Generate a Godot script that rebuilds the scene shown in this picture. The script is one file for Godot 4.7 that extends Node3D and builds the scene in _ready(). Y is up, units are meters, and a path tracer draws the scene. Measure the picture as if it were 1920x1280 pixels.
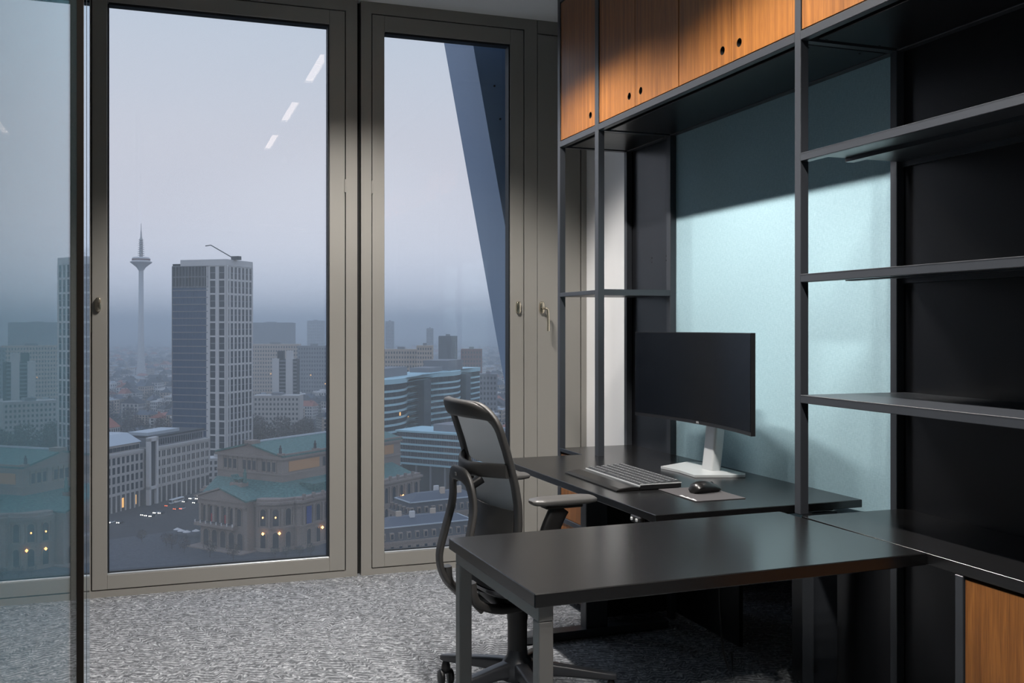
extends Node3D
# An office corner high above a hazy city at dusk. Units are metres, y is up, the window wall lies along x at z = -5.16.

const EYE := 1.30                        # height of the lens above the carpet
const YAW := 0.34126                     # the lens looks this far (radians) to the right of the room's long axis
const STREET := -113.7                   # level of the streets below
var M := {}
var used := {}

# ---------------------------------------------------------------- mesh building
class B:
	var v := PackedVector3Array()
	var n := PackedVector3Array()
	func tri(a: Vector3, b: Vector3, c: Vector3, out: Vector3) -> void:
		var k := (b - a).cross(c - a)
		if k.length_squared() < 1e-18: return
		k = k.normalized()
		if k.dot(out) < 0.0:
			k = -k
			v.append_array([a, b, c])
		else:
			v.append_array([a, c, b])
		n.append_array([k, k, k])
	func quad(a: Vector3, b: Vector3, c: Vector3, d: Vector3, out: Vector3) -> void:
		tri(a, b, c, out)
		tri(a, c, d, out)
	func hull(lo: PackedVector3Array, hi: PackedVector3Array) -> B:
		# a prism between two outlines with equally many corners
		var mid := Vector3.ZERO
		for p in lo: mid += p
		for p in hi: mid += p
		mid /= float(lo.size() * 2)
		var k := lo.size()
		for i in k:
			var j := (i + 1) % k
			quad(lo[i], lo[j], hi[j], hi[i], (lo[i] + lo[j] + hi[i] + hi[j]) * 0.25 - mid)
		var cl := Vector3.ZERO
		var ch := Vector3.ZERO
		for i in k:
			cl += lo[i] / k
			ch += hi[i] / k
		for i in k:
			var j := (i + 1) % k
			tri(cl, lo[i], lo[j], cl - ch)
			tri(ch, hi[i], hi[j], ch - cl)
		return self
	func box(c: Vector3, s: Vector3) -> B:
		var h := s * 0.5
		var lo := PackedVector3Array([c + Vector3(-h.x, -h.y, -h.z), c + Vector3(h.x, -h.y, -h.z), c + Vector3(h.x, -h.y, h.z), c + Vector3(-h.x, -h.y, h.z)])
		var hi := PackedVector3Array()
		for p in lo: hi.append(p + Vector3(0, s.y, 0))
		for i in 4:
			var j := (i + 1) % 4
			quad(lo[i], lo[j], hi[j], hi[i], (lo[i] + hi[j]) * 0.5 - c)
		quad(lo[0], lo[1], lo[2], lo[3], Vector3.DOWN)
		quad(hi[0], hi[1], hi[2], hi[3], Vector3.UP)
		return self
	func span(a: Vector3, b: Vector3) -> B:
		return box((a + b) * 0.5, (b - a).abs())
	func chamfer(c: Vector3, s: Vector3, r: float) -> B:
		# a box whose twelve edges are cut at 45 degrees, so that they catch light
		var h := s * 0.5
		r = minf(r, minf(h.x, minf(h.y, h.z)) * 0.9)
		var p := func(sx: float, sy: float, sz: float, ax: int) -> Vector3:
			var q := Vector3(sx * (h.x - r), sy * (h.y - r), sz * (h.z - r))
			q[ax] = [sx, sy, sz][ax] * h[ax]
			return c + q
		for ax in 3:
			var b1: int = (ax + 1) % 3
			var b2: int = (ax + 2) % 3
			for s0 in [-1.0, 1.0]:
				var f := []
				for w in [[-1, -1], [1, -1], [1, 1], [-1, 1]]:
					var q := [0.0, 0.0, 0.0]
					q[ax] = s0
					q[b1] = float(w[0])
					q[b2] = float(w[1])
					f.append(p.call(q[0], q[1], q[2], ax))
				var o := Vector3.ZERO
				o[ax] = s0
				quad(f[0], f[1], f[2], f[3], o)
				for s1 in [-1.0, 1.0]:   # the edge between the faces ax and b1
					var o2 := Vector3.ZERO
					o2[ax] = s0
					o2[b1] = s1
					var g := []
					for w in [[-1.0, ax], [1.0, ax], [1.0, b1], [-1.0, b1]]:
						var q := [0.0, 0.0, 0.0]
						q[ax] = s0
						q[b1] = s1
						q[b2] = w[0]
						g.append(p.call(q[0], q[1], q[2], w[1]))
					quad(g[0], g[1], g[2], g[3], o2)
		for sx in [-1.0, 1.0]:
			for sy in [-1.0, 1.0]:
				for sz in [-1.0, 1.0]:
					tri(p.call(sx, sy, sz, 0), p.call(sx, sy, sz, 1), p.call(sx, sy, sz, 2), Vector3(sx, sy, sz))
		return self
	func loft(rings: Array, smooth := true, caps := true, closed := false) -> B:
		# a skin over a row of closed outlines
		var rows := rings.size()
		var k: int = rings[0].size()
		var mids := []
		for r in rings:
			var m := Vector3.ZERO
			for p in r: m += p
			mids.append(m / float(k))
		var nor := []
		for i in rows:
			var up: int = (i + 1) % rows if closed else mini(i + 1, rows - 1)
			var dn: int = (i - 1 + rows) % rows if closed else maxi(i - 1, 0)
			var row := PackedVector3Array()
			for j in k:
				var t1: Vector3 = rings[up][j] - rings[dn][j]
				var t2: Vector3 = rings[i][(j + 1) % k] - rings[i][(j - 1 + k) % k]
				var q := t1.cross(t2)
				q = q.normalized() if q.length_squared() > 1e-20 else (rings[i][j] - mids[i]).normalized()
				if q.dot(rings[i][j] - mids[i]) < 0.0: q = -q
				row.append(q)
			nor.append(row)
		for i in (rows if closed else rows - 1):
			var i2 := (i + 1) % rows
			for j in k:
				var j2 := (j + 1) % k
				var a: Vector3 = rings[i][j]
				var b: Vector3 = rings[i][j2]
				var c: Vector3 = rings[i2][j2]
				var d: Vector3 = rings[i2][j]
				var out: Vector3 = (a + b + c + d) * 0.25 - (mids[i] + mids[i2]) * 0.5
				if smooth:
					if (b - a).cross(c - a).dot(out) < 0.0 or ((b - a).cross(c - a).length_squared() < 1e-18 and (c - a).cross(d - a).dot(out) < 0.0):
						v.append_array([a, b, c, a, c, d])
						n.append_array([nor[i][j], nor[i][j2], nor[i2][j2], nor[i][j], nor[i2][j2], nor[i2][j]])
					else:
						v.append_array([a, c, b, a, d, c])
						n.append_array([nor[i][j], nor[i2][j2], nor[i][j2], nor[i][j], nor[i2][j], nor[i2][j2]])
				else:
					quad(a, b, c, d, out)
		if caps and not closed:
			for e in [[0, 1], [rows - 1, rows - 2]]:
				var out2: Vector3 = mids[e[0]] - mids[e[1]]
				for j in k:
					tri(mids[e[0]], rings[e[0]][j], rings[e[0]][(j + 1) % k], out2)
		return self
	func sheet(rows: Array, thick: float) -> B:
		# a curved panel: the grid of points and a copy pushed along the normals, joined at the rim
		var h := rows.size()
		var w: int = rows[0].size()
		var nn := []
		for i in h:
			var r := PackedVector3Array()
			for j in w:
				var q: Vector3 = (rows[mini(i + 1, h - 1)][j] - rows[maxi(i - 1, 0)][j]).cross(rows[i][mini(j + 1, w - 1)] - rows[i][maxi(j - 1, 0)])
				r.append(q.normalized())
			nn.append(r)
		for side in [0.0, 1.0]:
			for i in h - 1:
				for j in w - 1:
					var p := []
					for g in [[i, j], [i, j + 1], [i + 1, j + 1], [i + 1, j]]:
						p.append([rows[g[0]][g[1]] - nn[g[0]][g[1]] * thick * side, nn[g[0]][g[1]] * (1.0 - 2.0 * side)])
					for t in [[0, 1, 2], [0, 2, 3]]:
						var k: Vector3 = (p[t[1]][0] - p[t[0]][0]).cross(p[t[2]][0] - p[t[0]][0])
						var order: Array = t if k.dot(p[t[0]][1]) < 0.0 else [t[0], t[2], t[1]]
						for o in order:
							v.append(p[o][0])
							n.append(p[o][1])
		var rim := []
		for j in w: rim.append([0, j])
		for i in range(1, h): rim.append([i, w - 1])
		for j in range(w - 2, -1, -1): rim.append([h - 1, j])
		for i in range(h - 2, 0, -1): rim.append([i, 0])
		var mid := Vector3.ZERO
		for g in rim: mid += rows[g[0]][g[1]] / float(rim.size())
		for q in rim.size():
			var g: Array = rim[q]
			var g2: Array = rim[(q + 1) % rim.size()]
			var a: Vector3 = rows[g[0]][g[1]]
			var b: Vector3 = rows[g2[0]][g2[1]]
			quad(a, b, b - nn[g2[0]][g2[1]] * thick, a - nn[g[0]][g[1]] * thick, (a + b) * 0.5 - mid)
		return self
	func mesh() -> ArrayMesh:
		var a := []
		a.resize(Mesh.ARRAY_MAX)
		a[Mesh.ARRAY_VERTEX] = v
		a[Mesh.ARRAY_NORMAL] = n
		var m := ArrayMesh.new()
		if v.size(): m.add_surface_from_arrays(Mesh.PRIMITIVE_TRIANGLES, a)
		return m

func ellipse(c: Vector3, a: Vector3, b: Vector3, k := 16) -> PackedVector3Array:
	var r := PackedVector3Array()
	for i in k:
		var t := TAU * i / k
		r.append(c + a * cos(t) + b * sin(t))
	return r

func slot(c: Vector3, a: Vector3, b: Vector3, sharp := 4.0, k := 20) -> PackedVector3Array:
	# a rounded rectangle (superellipse) with half axes a and b
	var r := PackedVector3Array()
	for i in k:
		var t := TAU * (i + 0.5) / k
		var x := signf(cos(t)) * pow(absf(cos(t)), 2.0 / sharp)
		var y := signf(sin(t)) * pow(absf(sin(t)), 2.0 / sharp)
		r.append(c + a * x + b * y)
	return r

func lathe(b: B, c: Vector3, prof: Array, k := 20, axis := Vector3.UP) -> B:
	# prof: [radius, height] pairs
	var u := axis.cross(Vector3.RIGHT if absf(axis.x) < 0.9 else Vector3.BACK).normalized()
	var w := axis.cross(u)
	var rings := []
	for p in prof: rings.append(ellipse(c + axis * float(p[1]), u * float(p[0]), w * float(p[0]), k))
	return b.loft(rings)

func tube(b: B, pts: Array, w: float, h: float, up: Vector3, sharp := 2.0, k := 12, flat := false) -> B:
	# a bar swept along pts; w is its width across up, h its height along up
	var rings := []
	for i in pts.size():
		var t: Vector3 = (pts[mini(i + 1, pts.size() - 1)] - pts[maxi(i - 1, 0)]).normalized()
		var side := t.cross(up).normalized()
		var uu := side.cross(t).normalized()
		rings.append(slot(pts[i], side * w * 0.5, uu * h * 0.5, sharp, k))
	return b.loft(rings, not flat)

func bez(p: Array, steps := 14) -> Array:
	var c := Curve3D.new()
	for i in p.size():
		var t: Vector3 = (p[mini(i + 1, p.size() - 1)] - p[maxi(i - 1, 0)]) / 6.0
		c.add_point(p[i], -t, t)
	var out := []
	var l := c.get_baked_length()
	for i in steps + 1: out.append(c.sample_baked(l * i / steps, true))
	return out

# ---------------------------------------------------------------- the scene tree
func numbered(called: String) -> String:
	used[called] = used.get(called, -1) + 1
	return called if used[called] == 0 else "%s_%03d" % [called, used[called]]

func tag(o: Node, label: String, category := "", group := "", kind := "") -> Node:
	if label: o.set_meta("label", label)
	if category: o.set_meta("category", category)
	if group: o.set_meta("group", group)
	if kind: o.set_meta("kind", kind)
	return o

func thing(called: String, label: String, category: String, at := Vector3.ZERO, turn := 0.0, group := "") -> Node3D:
	var o := Node3D.new()
	o.name = numbered(called)
	add_child(o)
	o.position = at
	o.rotation.y = turn
	tag(o, label, category, group)
	return o

func part(b, called: String, mat: Material, parent: Node, label := "") -> MeshInstance3D:
	var o := MeshInstance3D.new()
	o.name = called if parent != self else numbered(called)
	o.mesh = b.mesh() if b is B else b
	o.material_override = mat
	parent.add_child(o, true)
	if label: o.set_meta("label", label)
	return o

func struct(b, called: String, mat: Material, label := "") -> MeshInstance3D:
	var o := part(b, called, mat, self, label)
	o.set_meta("kind", "structure")
	return o

var cube := BoxMesh.new()
func block(called: String, mat: Material, parent: Node, c: Vector3, s: Vector3) -> MeshInstance3D:
	# a copy of one shared cube, stretched: for window panes and other alike pieces
	var o := MeshInstance3D.new()
	o.name = called
	o.mesh = cube
	o.material_override = mat
	o.transform = Transform3D(Basis.from_scale(s), c)
	parent.add_child(o, true)
	return o

# ---------------------------------------------------------------- materials
func mat(called: String, c: Color, rough := 0.5, metal := 0.0) -> StandardMaterial3D:
	var m := StandardMaterial3D.new()
	m.resource_name = called
	m.albedo_color = c
	m.roughness = rough
	m.metallic = metal
	M[called] = m
	return m

func c8(r: float, g: float, b: float) -> Color:
	return Color(r / 255.0, g / 255.0, b / 255.0)

func noise(s: int, f: float, oct := 3) -> FastNoiseLite:
	var q := FastNoiseLite.new()
	q.seed = s
	q.frequency = f
	q.noise_type = FastNoiseLite.TYPE_SIMPLEX_SMOOTH
	q.fractal_octaves = oct
	return q

func textured(m: StandardMaterial3D, im: Image, scale: Vector3, world := false) -> StandardMaterial3D:
	m.albedo_texture = ImageTexture.create_from_image(im)
	m.albedo_color = Color.WHITE
	m.uv1_triplanar = true
	m.uv1_world_triplanar = world
	m.uv1_scale = scale
	m.uv1_triplanar_sharpness = 8.0
	return m

func wood_image() -> Image:
	# upright veneer: fine dark pores and broad tone bands that run along v
	var im := Image.create(512, 1024, false, Image.FORMAT_RGB8)
	var fine := noise(3, 0.16, 3)
	var broad := noise(7, 0.018, 3)
	var bend := noise(9, 0.006, 2)
	for y0 in 1024:
		var y := absi(y0 - 512) * 1.6          # runs up and back down, so that the repeats meet
		for x in 512:
			var a := TAU * x / 512.0
			var w := 14.0 * bend.get_noise_2d(x * 0.6, y * 0.35)
			var cx := 81.5 * cos(a)
			var cz := 81.5 * sin(a)
			var f := fine.get_noise_3d(cx * 2.0 + w * 0.1, cz * 2.0, y * 0.035)
			var g := broad.get_noise_3d(cx * 2.6 + w, cz * 2.6, y * 0.03)
			var h := fine.get_noise_3d(cx * 5.0, cz * 5.0 + 40.0, y * 0.012)
			var t := clampf(0.52 + 0.30 * f + 0.42 * g, 0.0, 1.0)
			var col := c8(98, 58, 24).lerp(c8(160, 104, 48), t)
			if h > 0.34: col = col.lerp(c8(70, 40, 20), minf((h - 0.34) * 3.0, 0.55))
			im.set_pixel(x, y0, col)
	return im

func carpet_images() -> Array:
	# tufted ripples, light loops on a darker pile, in cloudy patches
	var k := 1024
	var im := Image.create(k, k, false, Image.FORMAT_RGB8)
	var hm := Image.create(k, k, false, Image.FORMAT_L8)
	var warp := noise(21, 1.0, 2)
	var patch := noise(22, 1.0, 3)
	var fuzz := noise(23, 1.0, 2)
	for y in k:
		var b := TAU * y / k
		for x in k:
			var a := TAU * x / k
			# a torus in four dimensions folded into three keeps the edges seamless enough
			var p := Vector3(cos(a) * 2.2 + sin(b) * 0.9, sin(a) * 2.2 + cos(b) * 0.9, sin(b) * 2.0 + cos(b) * 1.1)
			var w := warp.get_noise_3dv(p * 1.5)
			var ph := 40.0 * b + 1.9 * sin(12.0 * a + 4.0 * w) + 9.0 * w
			var r := 0.5 + 0.5 * sin(ph)
			var f := fuzz.get_noise_2d(x * 0.33, y * 0.33)
			var g := patch.get_noise_3dv(p * 2.4)
			var brk := patch.get_noise_3dv(p * 7.0 + Vector3(9, 0, 0))
			var t := clampf(0.32 + 0.62 * (r - 0.5) * clampf(0.75 + 1.7 * brk, 0.0, 1.5) + 0.32 * g + 0.16 * f, 0.0, 1.0)
			im.set_pixel(x, y, c8(76, 79, 83).lerp(c8(208, 211, 215), t))
			hm.set_pixel(x, y, Color(t, t, t))
	return [im, hm]

func weave_image() -> Image:
	var im := Image.create(512, 512, false, Image.FORMAT_RGB8)
	var q := noise(31, 0.05, 2)
	for y in 512:
		for x in 512:
			var t := 0.5 + 0.45 * q.get_noise_2d(x * 14.0, y * 0.9) + 0.35 * q.get_noise_2d(x * 0.9 + 900.0, y * 14.0)
			im.set_pixel(x, y, c8(132, 162, 173).lerp(c8(158, 187, 196), clampf(t, 0.0, 1.0)))
	return im

func speck_image(c: Color, d: Color, s: int, f: float) -> Image:
	var im := Image.create(256, 256, false, Image.FORMAT_RGB8)
	var q := noise(s, f, 4)
	for y in 256:
		for x in 256:
			im.set_pixel(x, y, c.lerp(d, clampf(0.5 + 0.8 * q.get_noise_2d(x, y), 0.0, 1.0)))
	return im

func make_materials() -> void:
	# room
	var c := carpet_images()
	textured(mat("carpet", Color.WHITE, 0.95), c[0], Vector3.ONE / 1.15, true)
	M.carpet.heightmap_enabled = true
	M.carpet.heightmap_scale = 0.25
	M.carpet.heightmap_texture = ImageTexture.create_from_image(c[1])
	mat("ceiling", c8(226, 229, 229), 0.9)
	mat("white_wall", c8(238, 239, 240), 0.85)
	mat("dark_wall", c8(34, 36, 38), 0.8)
	mat("petrol_wall", c8(22, 80, 100), 0.8)
	mat("frame_grey", c8(138, 136, 131), 0.42)
	mat("joint", c8(14, 14, 15), 0.8)
	mat("gasket", c8(18, 24, 30), 0.55)
	mat("bead", c8(176, 178, 178), 0.28, 0.6)
	mat("nickel", c8(205, 196, 178), 0.25, 1.0)
	var g := mat("pane", Color(0.86, 0.92, 0.95, 0.03), 0.0)
	g.transparency = BaseMaterial3D.TRANSPARENCY_ALPHA
	g.metallic_specular = 0.34
	g = mat("partition_glass", Color(0.30, 0.42, 0.46, 0.10), 0.0)
	g.transparency = BaseMaterial3D.TRANSPARENCY_ALPHA
	g.metallic_specular = 0.40
	mat("bronze", c8(38, 30, 24), 0.3, 0.3)
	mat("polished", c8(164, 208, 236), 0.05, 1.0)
	# furniture
	mat("coat", c8(50, 53, 58), 0.38)
	mat("coat_light", c8(118, 117, 115), 0.42)
	mat("blackboard", c8(20, 21, 24), 0.30)
	mat("desk_black", c8(19, 19, 20), 0.24)
	M.desk_black.metallic_specular = 0.6
	mat("deep", c8(12, 12, 13), 0.7)
	var w := wood_image()
	for i in 3:
		textured(mat("wood%d" % i, Color.WHITE, 0.42), w, Vector3(1.6, 0.9, 1.6))
		M["wood%d" % i].uv1_offset = Vector3(0.31 * i, 0.23 * i, 0.37 * i)
	textured(mat("teal", Color.WHITE, 0.85), weave_image(), Vector3.ONE * 1.6)
	# chair and desk things
	mat("chair_shell", c8(56, 55, 54), 0.45)
	mat("chair_black", c8(22, 22, 23), 0.45)
	mat("chair_pad", c8(76, 75, 74), 0.36)
	mat("chair_base", c8(52, 54, 58), 0.35)
	mat("fabric", c8(40, 42, 45), 0.9)
	var k := mat("net", Color(c8(100, 103, 106), 0.9), 0.8)
	k.transparency = BaseMaterial3D.TRANSPARENCY_ALPHA
	k.backlight_enabled = true
	k.backlight = c8(190, 195, 200)
	mat("screen", c8(3, 4, 7), 0.24)
	M.screen.metallic_specular = 0.35
	mat("bezel", c8(20, 20, 22), 0.4)
	mat("silver", c8(178, 181, 182), 0.34, 0.35)
	mat("mouse_black", c8(20, 19, 19), 0.28)
	mat("pad", c8(62, 60, 62), 0.75)
	mat("key", c8(62, 64, 66), 0.45)
	mat("key_top", c8(176, 178, 180), 0.6)
	mat("white_print", c8(232, 232, 232), 0.6)
	var e := mat("lamp_glow", c8(255, 240, 228), 0.5)
	e.emission_enabled = true
	e.emission = c8(255, 236, 220)
	e.emission_energy_multiplier = 6.0
	# city
	textured(mat("asphalt", Color.WHITE, 0.9), speck_image(c8(25, 29, 37), c8(38, 42, 50), 41, 0.04), Vector3.ONE / 90.0, true)
	textured(mat("paving", Color.WHITE, 0.85), speck_image(c8(42, 47, 57), c8(60, 65, 75), 42, 0.06), Vector3.ONE / 60.0, true)
	textured(mat("sandstone", Color.WHITE, 0.85), speck_image(c8(112, 101, 96), c8(144, 130, 122), 43, 0.08), Vector3.ONE / 14.0)
	mat("sand_warm", c8(176, 128, 84), 0.85)
	textured(mat("copper", Color.WHITE, 0.7), speck_image(c8(38, 78, 78), c8(74, 118, 112), 44, 0.06), Vector3.ONE / 30.0)
	mat("city_white", c8(196, 193, 192), 0.8)
	mat("city_stone", c8(176, 171, 168), 0.8)
	mat("city_grey", c8(120, 122, 128), 0.85)
	mat("city_dark", c8(48, 52, 60), 0.85)
	mat("city_beige", c8(182, 164, 148), 0.85)
	mat("city_red", c8(120, 80, 74), 0.85)
	mat("city_glass", c8(22, 36, 54), 0.18)
	mat("curtain_glass", c8(44, 74, 108), 0.14)
	mat("city_glass_teal", c8(22, 48, 62), 0.18)
	mat("band_pale", c8(160, 196, 206), 0.6)
	mat("slate", c8(44, 48, 58), 0.7)
	mat("slate_blue", c8(66, 74, 88), 0.65)
	mat("tile_red", c8(150, 92, 78), 0.8)
	mat("zinc", c8(168, 176, 184), 0.5)
	mat("twig", c8(66, 58, 56), 0.9)
	mat("evergreen", c8(46, 56, 58), 0.9)
	mat("brace_blue", c8(112, 138, 168), 0.5)
	mat("car_dark", c8(40, 44, 52), 0.3)
	mat("car_white", c8(205, 208, 212), 0.3)
	mat("red_cloth", c8(150, 40, 48), 0.8)
	mat("blue_cloth", c8(30, 58, 128), 0.8)
	for l in [["head_light", c8(255, 250, 240), 9.0], ["warm_light", c8(255, 176, 96), 7.0], ["tail_light", c8(255, 96, 50), 4.0], ["lit_window", c8(255, 190, 110), 0.9]]:
		var q := mat(l[0], l[1], 0.5)
		q.emission_enabled = true
		q.emission = l[1]
		q.emission_energy_multiplier = l[2]

# ---------------------------------------------------------------- camera, sky, light
func set_up() -> void:
	var cam := Camera3D.new()
	cam.name = "camera"
	add_child(cam)
	cam.position = Vector3(0, EYE, 0)
	cam.rotation.y = -YAW
	var f := 1867.0                      # focal length in pixels of the 1920 x 1280 frame
	cam.set_frustum(2.0 * 0.05 * 640.0 / f, Vector2(0, -28.0 / f * 0.05), 0.05, 20000.0)
	cam.current = true
	var env := Environment.new()
	env.tonemap_mode = Environment.TONE_MAPPER_LINEAR
	env.tonemap_exposure = 1.0
	env.background_mode = Environment.BG_SKY
	env.background_energy_multiplier = 1.0
	env.sdfgi_enabled = true
	env.ssao_enabled = true
	env.ssil_enabled = true
	env.volumetric_fog_enabled = true
	env.volumetric_fog_density = 0.0
	var sky := Sky.new()
	var pan := PanoramaSkyMaterial.new()
	pan.panorama = ImageTexture.create_from_image(sky_image())
	sky.sky_material = pan
	env.sky = sky
	var we := WorldEnvironment.new()
	we.name = "surroundings"
	we.environment = env
	add_child(we)

func sky_image() -> Image:
	# an even overcast at dusk: only the height above the horizon matters, with a faint streak of cloud
	var w := 512
	var h := 256
	var im := Image.create(w, h, false, Image.FORMAT_RGBF)
	var q := noise(5, 0.9, 4)
	var stops := [[-90.0, Vector3(0.18, 0.22, 0.30)], [-2.0, Vector3(0.46, 0.52, 0.63)], [2.0, Vector3(0.59, 0.65, 0.79)], [6.0, Vector3(0.64, 0.67, 0.78)], [10.0, Vector3(0.645, 0.675, 0.775)], [17.0, Vector3(0.565, 0.645, 0.765)], [32.0, Vector3(0.56, 0.68, 0.88)], [60.0, Vector3(0.56, 0.72, 1.02)], [90.0, Vector3(0.56, 0.72, 1.04)]]
	for y in h:
		var el := 90.0 - 180.0 * (y + 0.5) / h
		for x in w:
			var az := TAU * x / w
			var e2 := el + 0.9 * q.get_noise_3d(cos(az) * 2.2, el * 0.35, sin(az) * 2.2)
			var c: Vector3 = stops[0][1]
			for i in stops.size() - 1:
				if e2 >= stops[i][0]:
					c = stops[i][1].lerp(stops[i + 1][1], clampf((e2 - stops[i][0]) / (stops[i + 1][0] - stops[i][0]), 0.0, 1.0))
			im.set_pixel(x, y, Color(c.x, c.y, c.z))
	return im

# a ceiling luminaire: a slim housing with a row of deep glowing cells; one spot for every third cell
func luminaire(label: String, at: Vector3, along_z: bool, length: float, cells: int, energy: float) -> void:
	var t := thing("linear_ceiling_light", label, "ceiling light", at, 0.0 if along_z else PI / 2, "linear ceiling lights")
	var b := B.new()
	b.span(Vector3(-0.034, -0.03, -length / 2 - 0.006), Vector3(-0.029, 0, length / 2 + 0.006))
	b.span(Vector3(0.029, -0.03, -length / 2 - 0.006), Vector3(0.034, 0, length / 2 + 0.006))
	for s in [-1.0, 1.0]: b.span(Vector3(-0.029, -0.03, s * (length / 2 + 0.006)), Vector3(0.029, 0, s * length / 2))
	b.span(Vector3(-0.029, -0.004, -length / 2), Vector3(0.029, 0, length / 2))
	part(b, "housing", M.white_wall, t)
	var step := length / cells
	for i in cells:
		var z := -length / 2 + (i + 0.5) * step
		block("glowing_cell", M.lamp_glow, t, Vector3(0, -0.012, z), Vector3(0.052, 0.01, step * 0.62))
		if i % 3 == 1:
			var l := SpotLight3D.new()
			l.name = "cell_spot"
			l.light_color = Color(1.0, 0.975, 0.95)
			l.light_energy = energy
			l.light_size = 0.025
			l.spot_angle = 58.5
			l.spot_angle_attenuation = 0.3
			l.spot_range = 20.0
			l.spot_attenuation = 2.0
			l.shadow_enabled = true
			l.position = Vector3(0, -0.034, z)
			l.rotation.x = -PI / 2
			t.add_child(l, true)

const LAMP := 1.25
func lamps() -> void:
	luminaire("linear ceiling light close to the windows", Vector3(0.967, 3.0, -3.93), true, 0.75, 15, LAMP)
	luminaire("linear ceiling light above the office chair", Vector3(0.967, 3.0, -2.55), true, 0.75, 15, LAMP)
	luminaire("linear ceiling light in front of the open shelves", Vector3(0.967, 3.0, -1.20), true, 0.75, 15, LAMP)
	luminaire("short ceiling light mirrored in the window above the tower", Vector3(1.75, 3.0, 6.4), false, 0.36, 6, LAMP * 0.5)
	luminaire("short ceiling light mirrored in the window beside the frame", Vector3(2.3, 3.0, 6.9), false, 0.2, 4, LAMP * 0.5)

# ---------------------------------------------------------------- room shell
const ZW := -5.16
func room() -> void:
	struct(B.new().span(Vector3(-3.2, -0.25, 8.2), Vector3(3.8, 0.0, -5.34)), "floor", M.carpet, "grey carpet with a rippled pile")
	struct(B.new().span(Vector3(-3.2, 3.0, 8.2), Vector3(3.8, 3.3, -5.34)), "ceiling", M.ceiling)
	struct(B.new().span(Vector3(2.28, 0.0, ZW), Vector3(3.8, 3.0, -4.405)), "wall_right", M.white_wall, "white pier between the windows and the shelf unit")
	struct(B.new().span(Vector3(3.6, 0.0, -4.405), Vector3(3.8, 3.0, 8.2)), "wall_side", M.dark_wall)
	struct(B.new().span(Vector3(-3.2, 0.0, 8.0), Vector3(3.8, 3.0, 8.2)), "wall_back", M.dark_wall)
	struct(B.new().span(Vector3(-3.2, 0.0, ZW - 0.14), Vector3(-3.0, 3.0, 8.2)), "wall_left", M.dark_wall)
	struct(B.new().span(Vector3(-0.62, 0.0, ZW), Vector3(-0.50, 3.0, 0.8)), "partition_wall_left", M.dark_wall, "dark wall beside the glass partition")
	struct(B.new().span(Vector3(-3.2, 0.0, ZW - 0.17), Vector3(-0.392, 3.0, ZW)), "wall_window", M.dark_wall)

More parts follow.
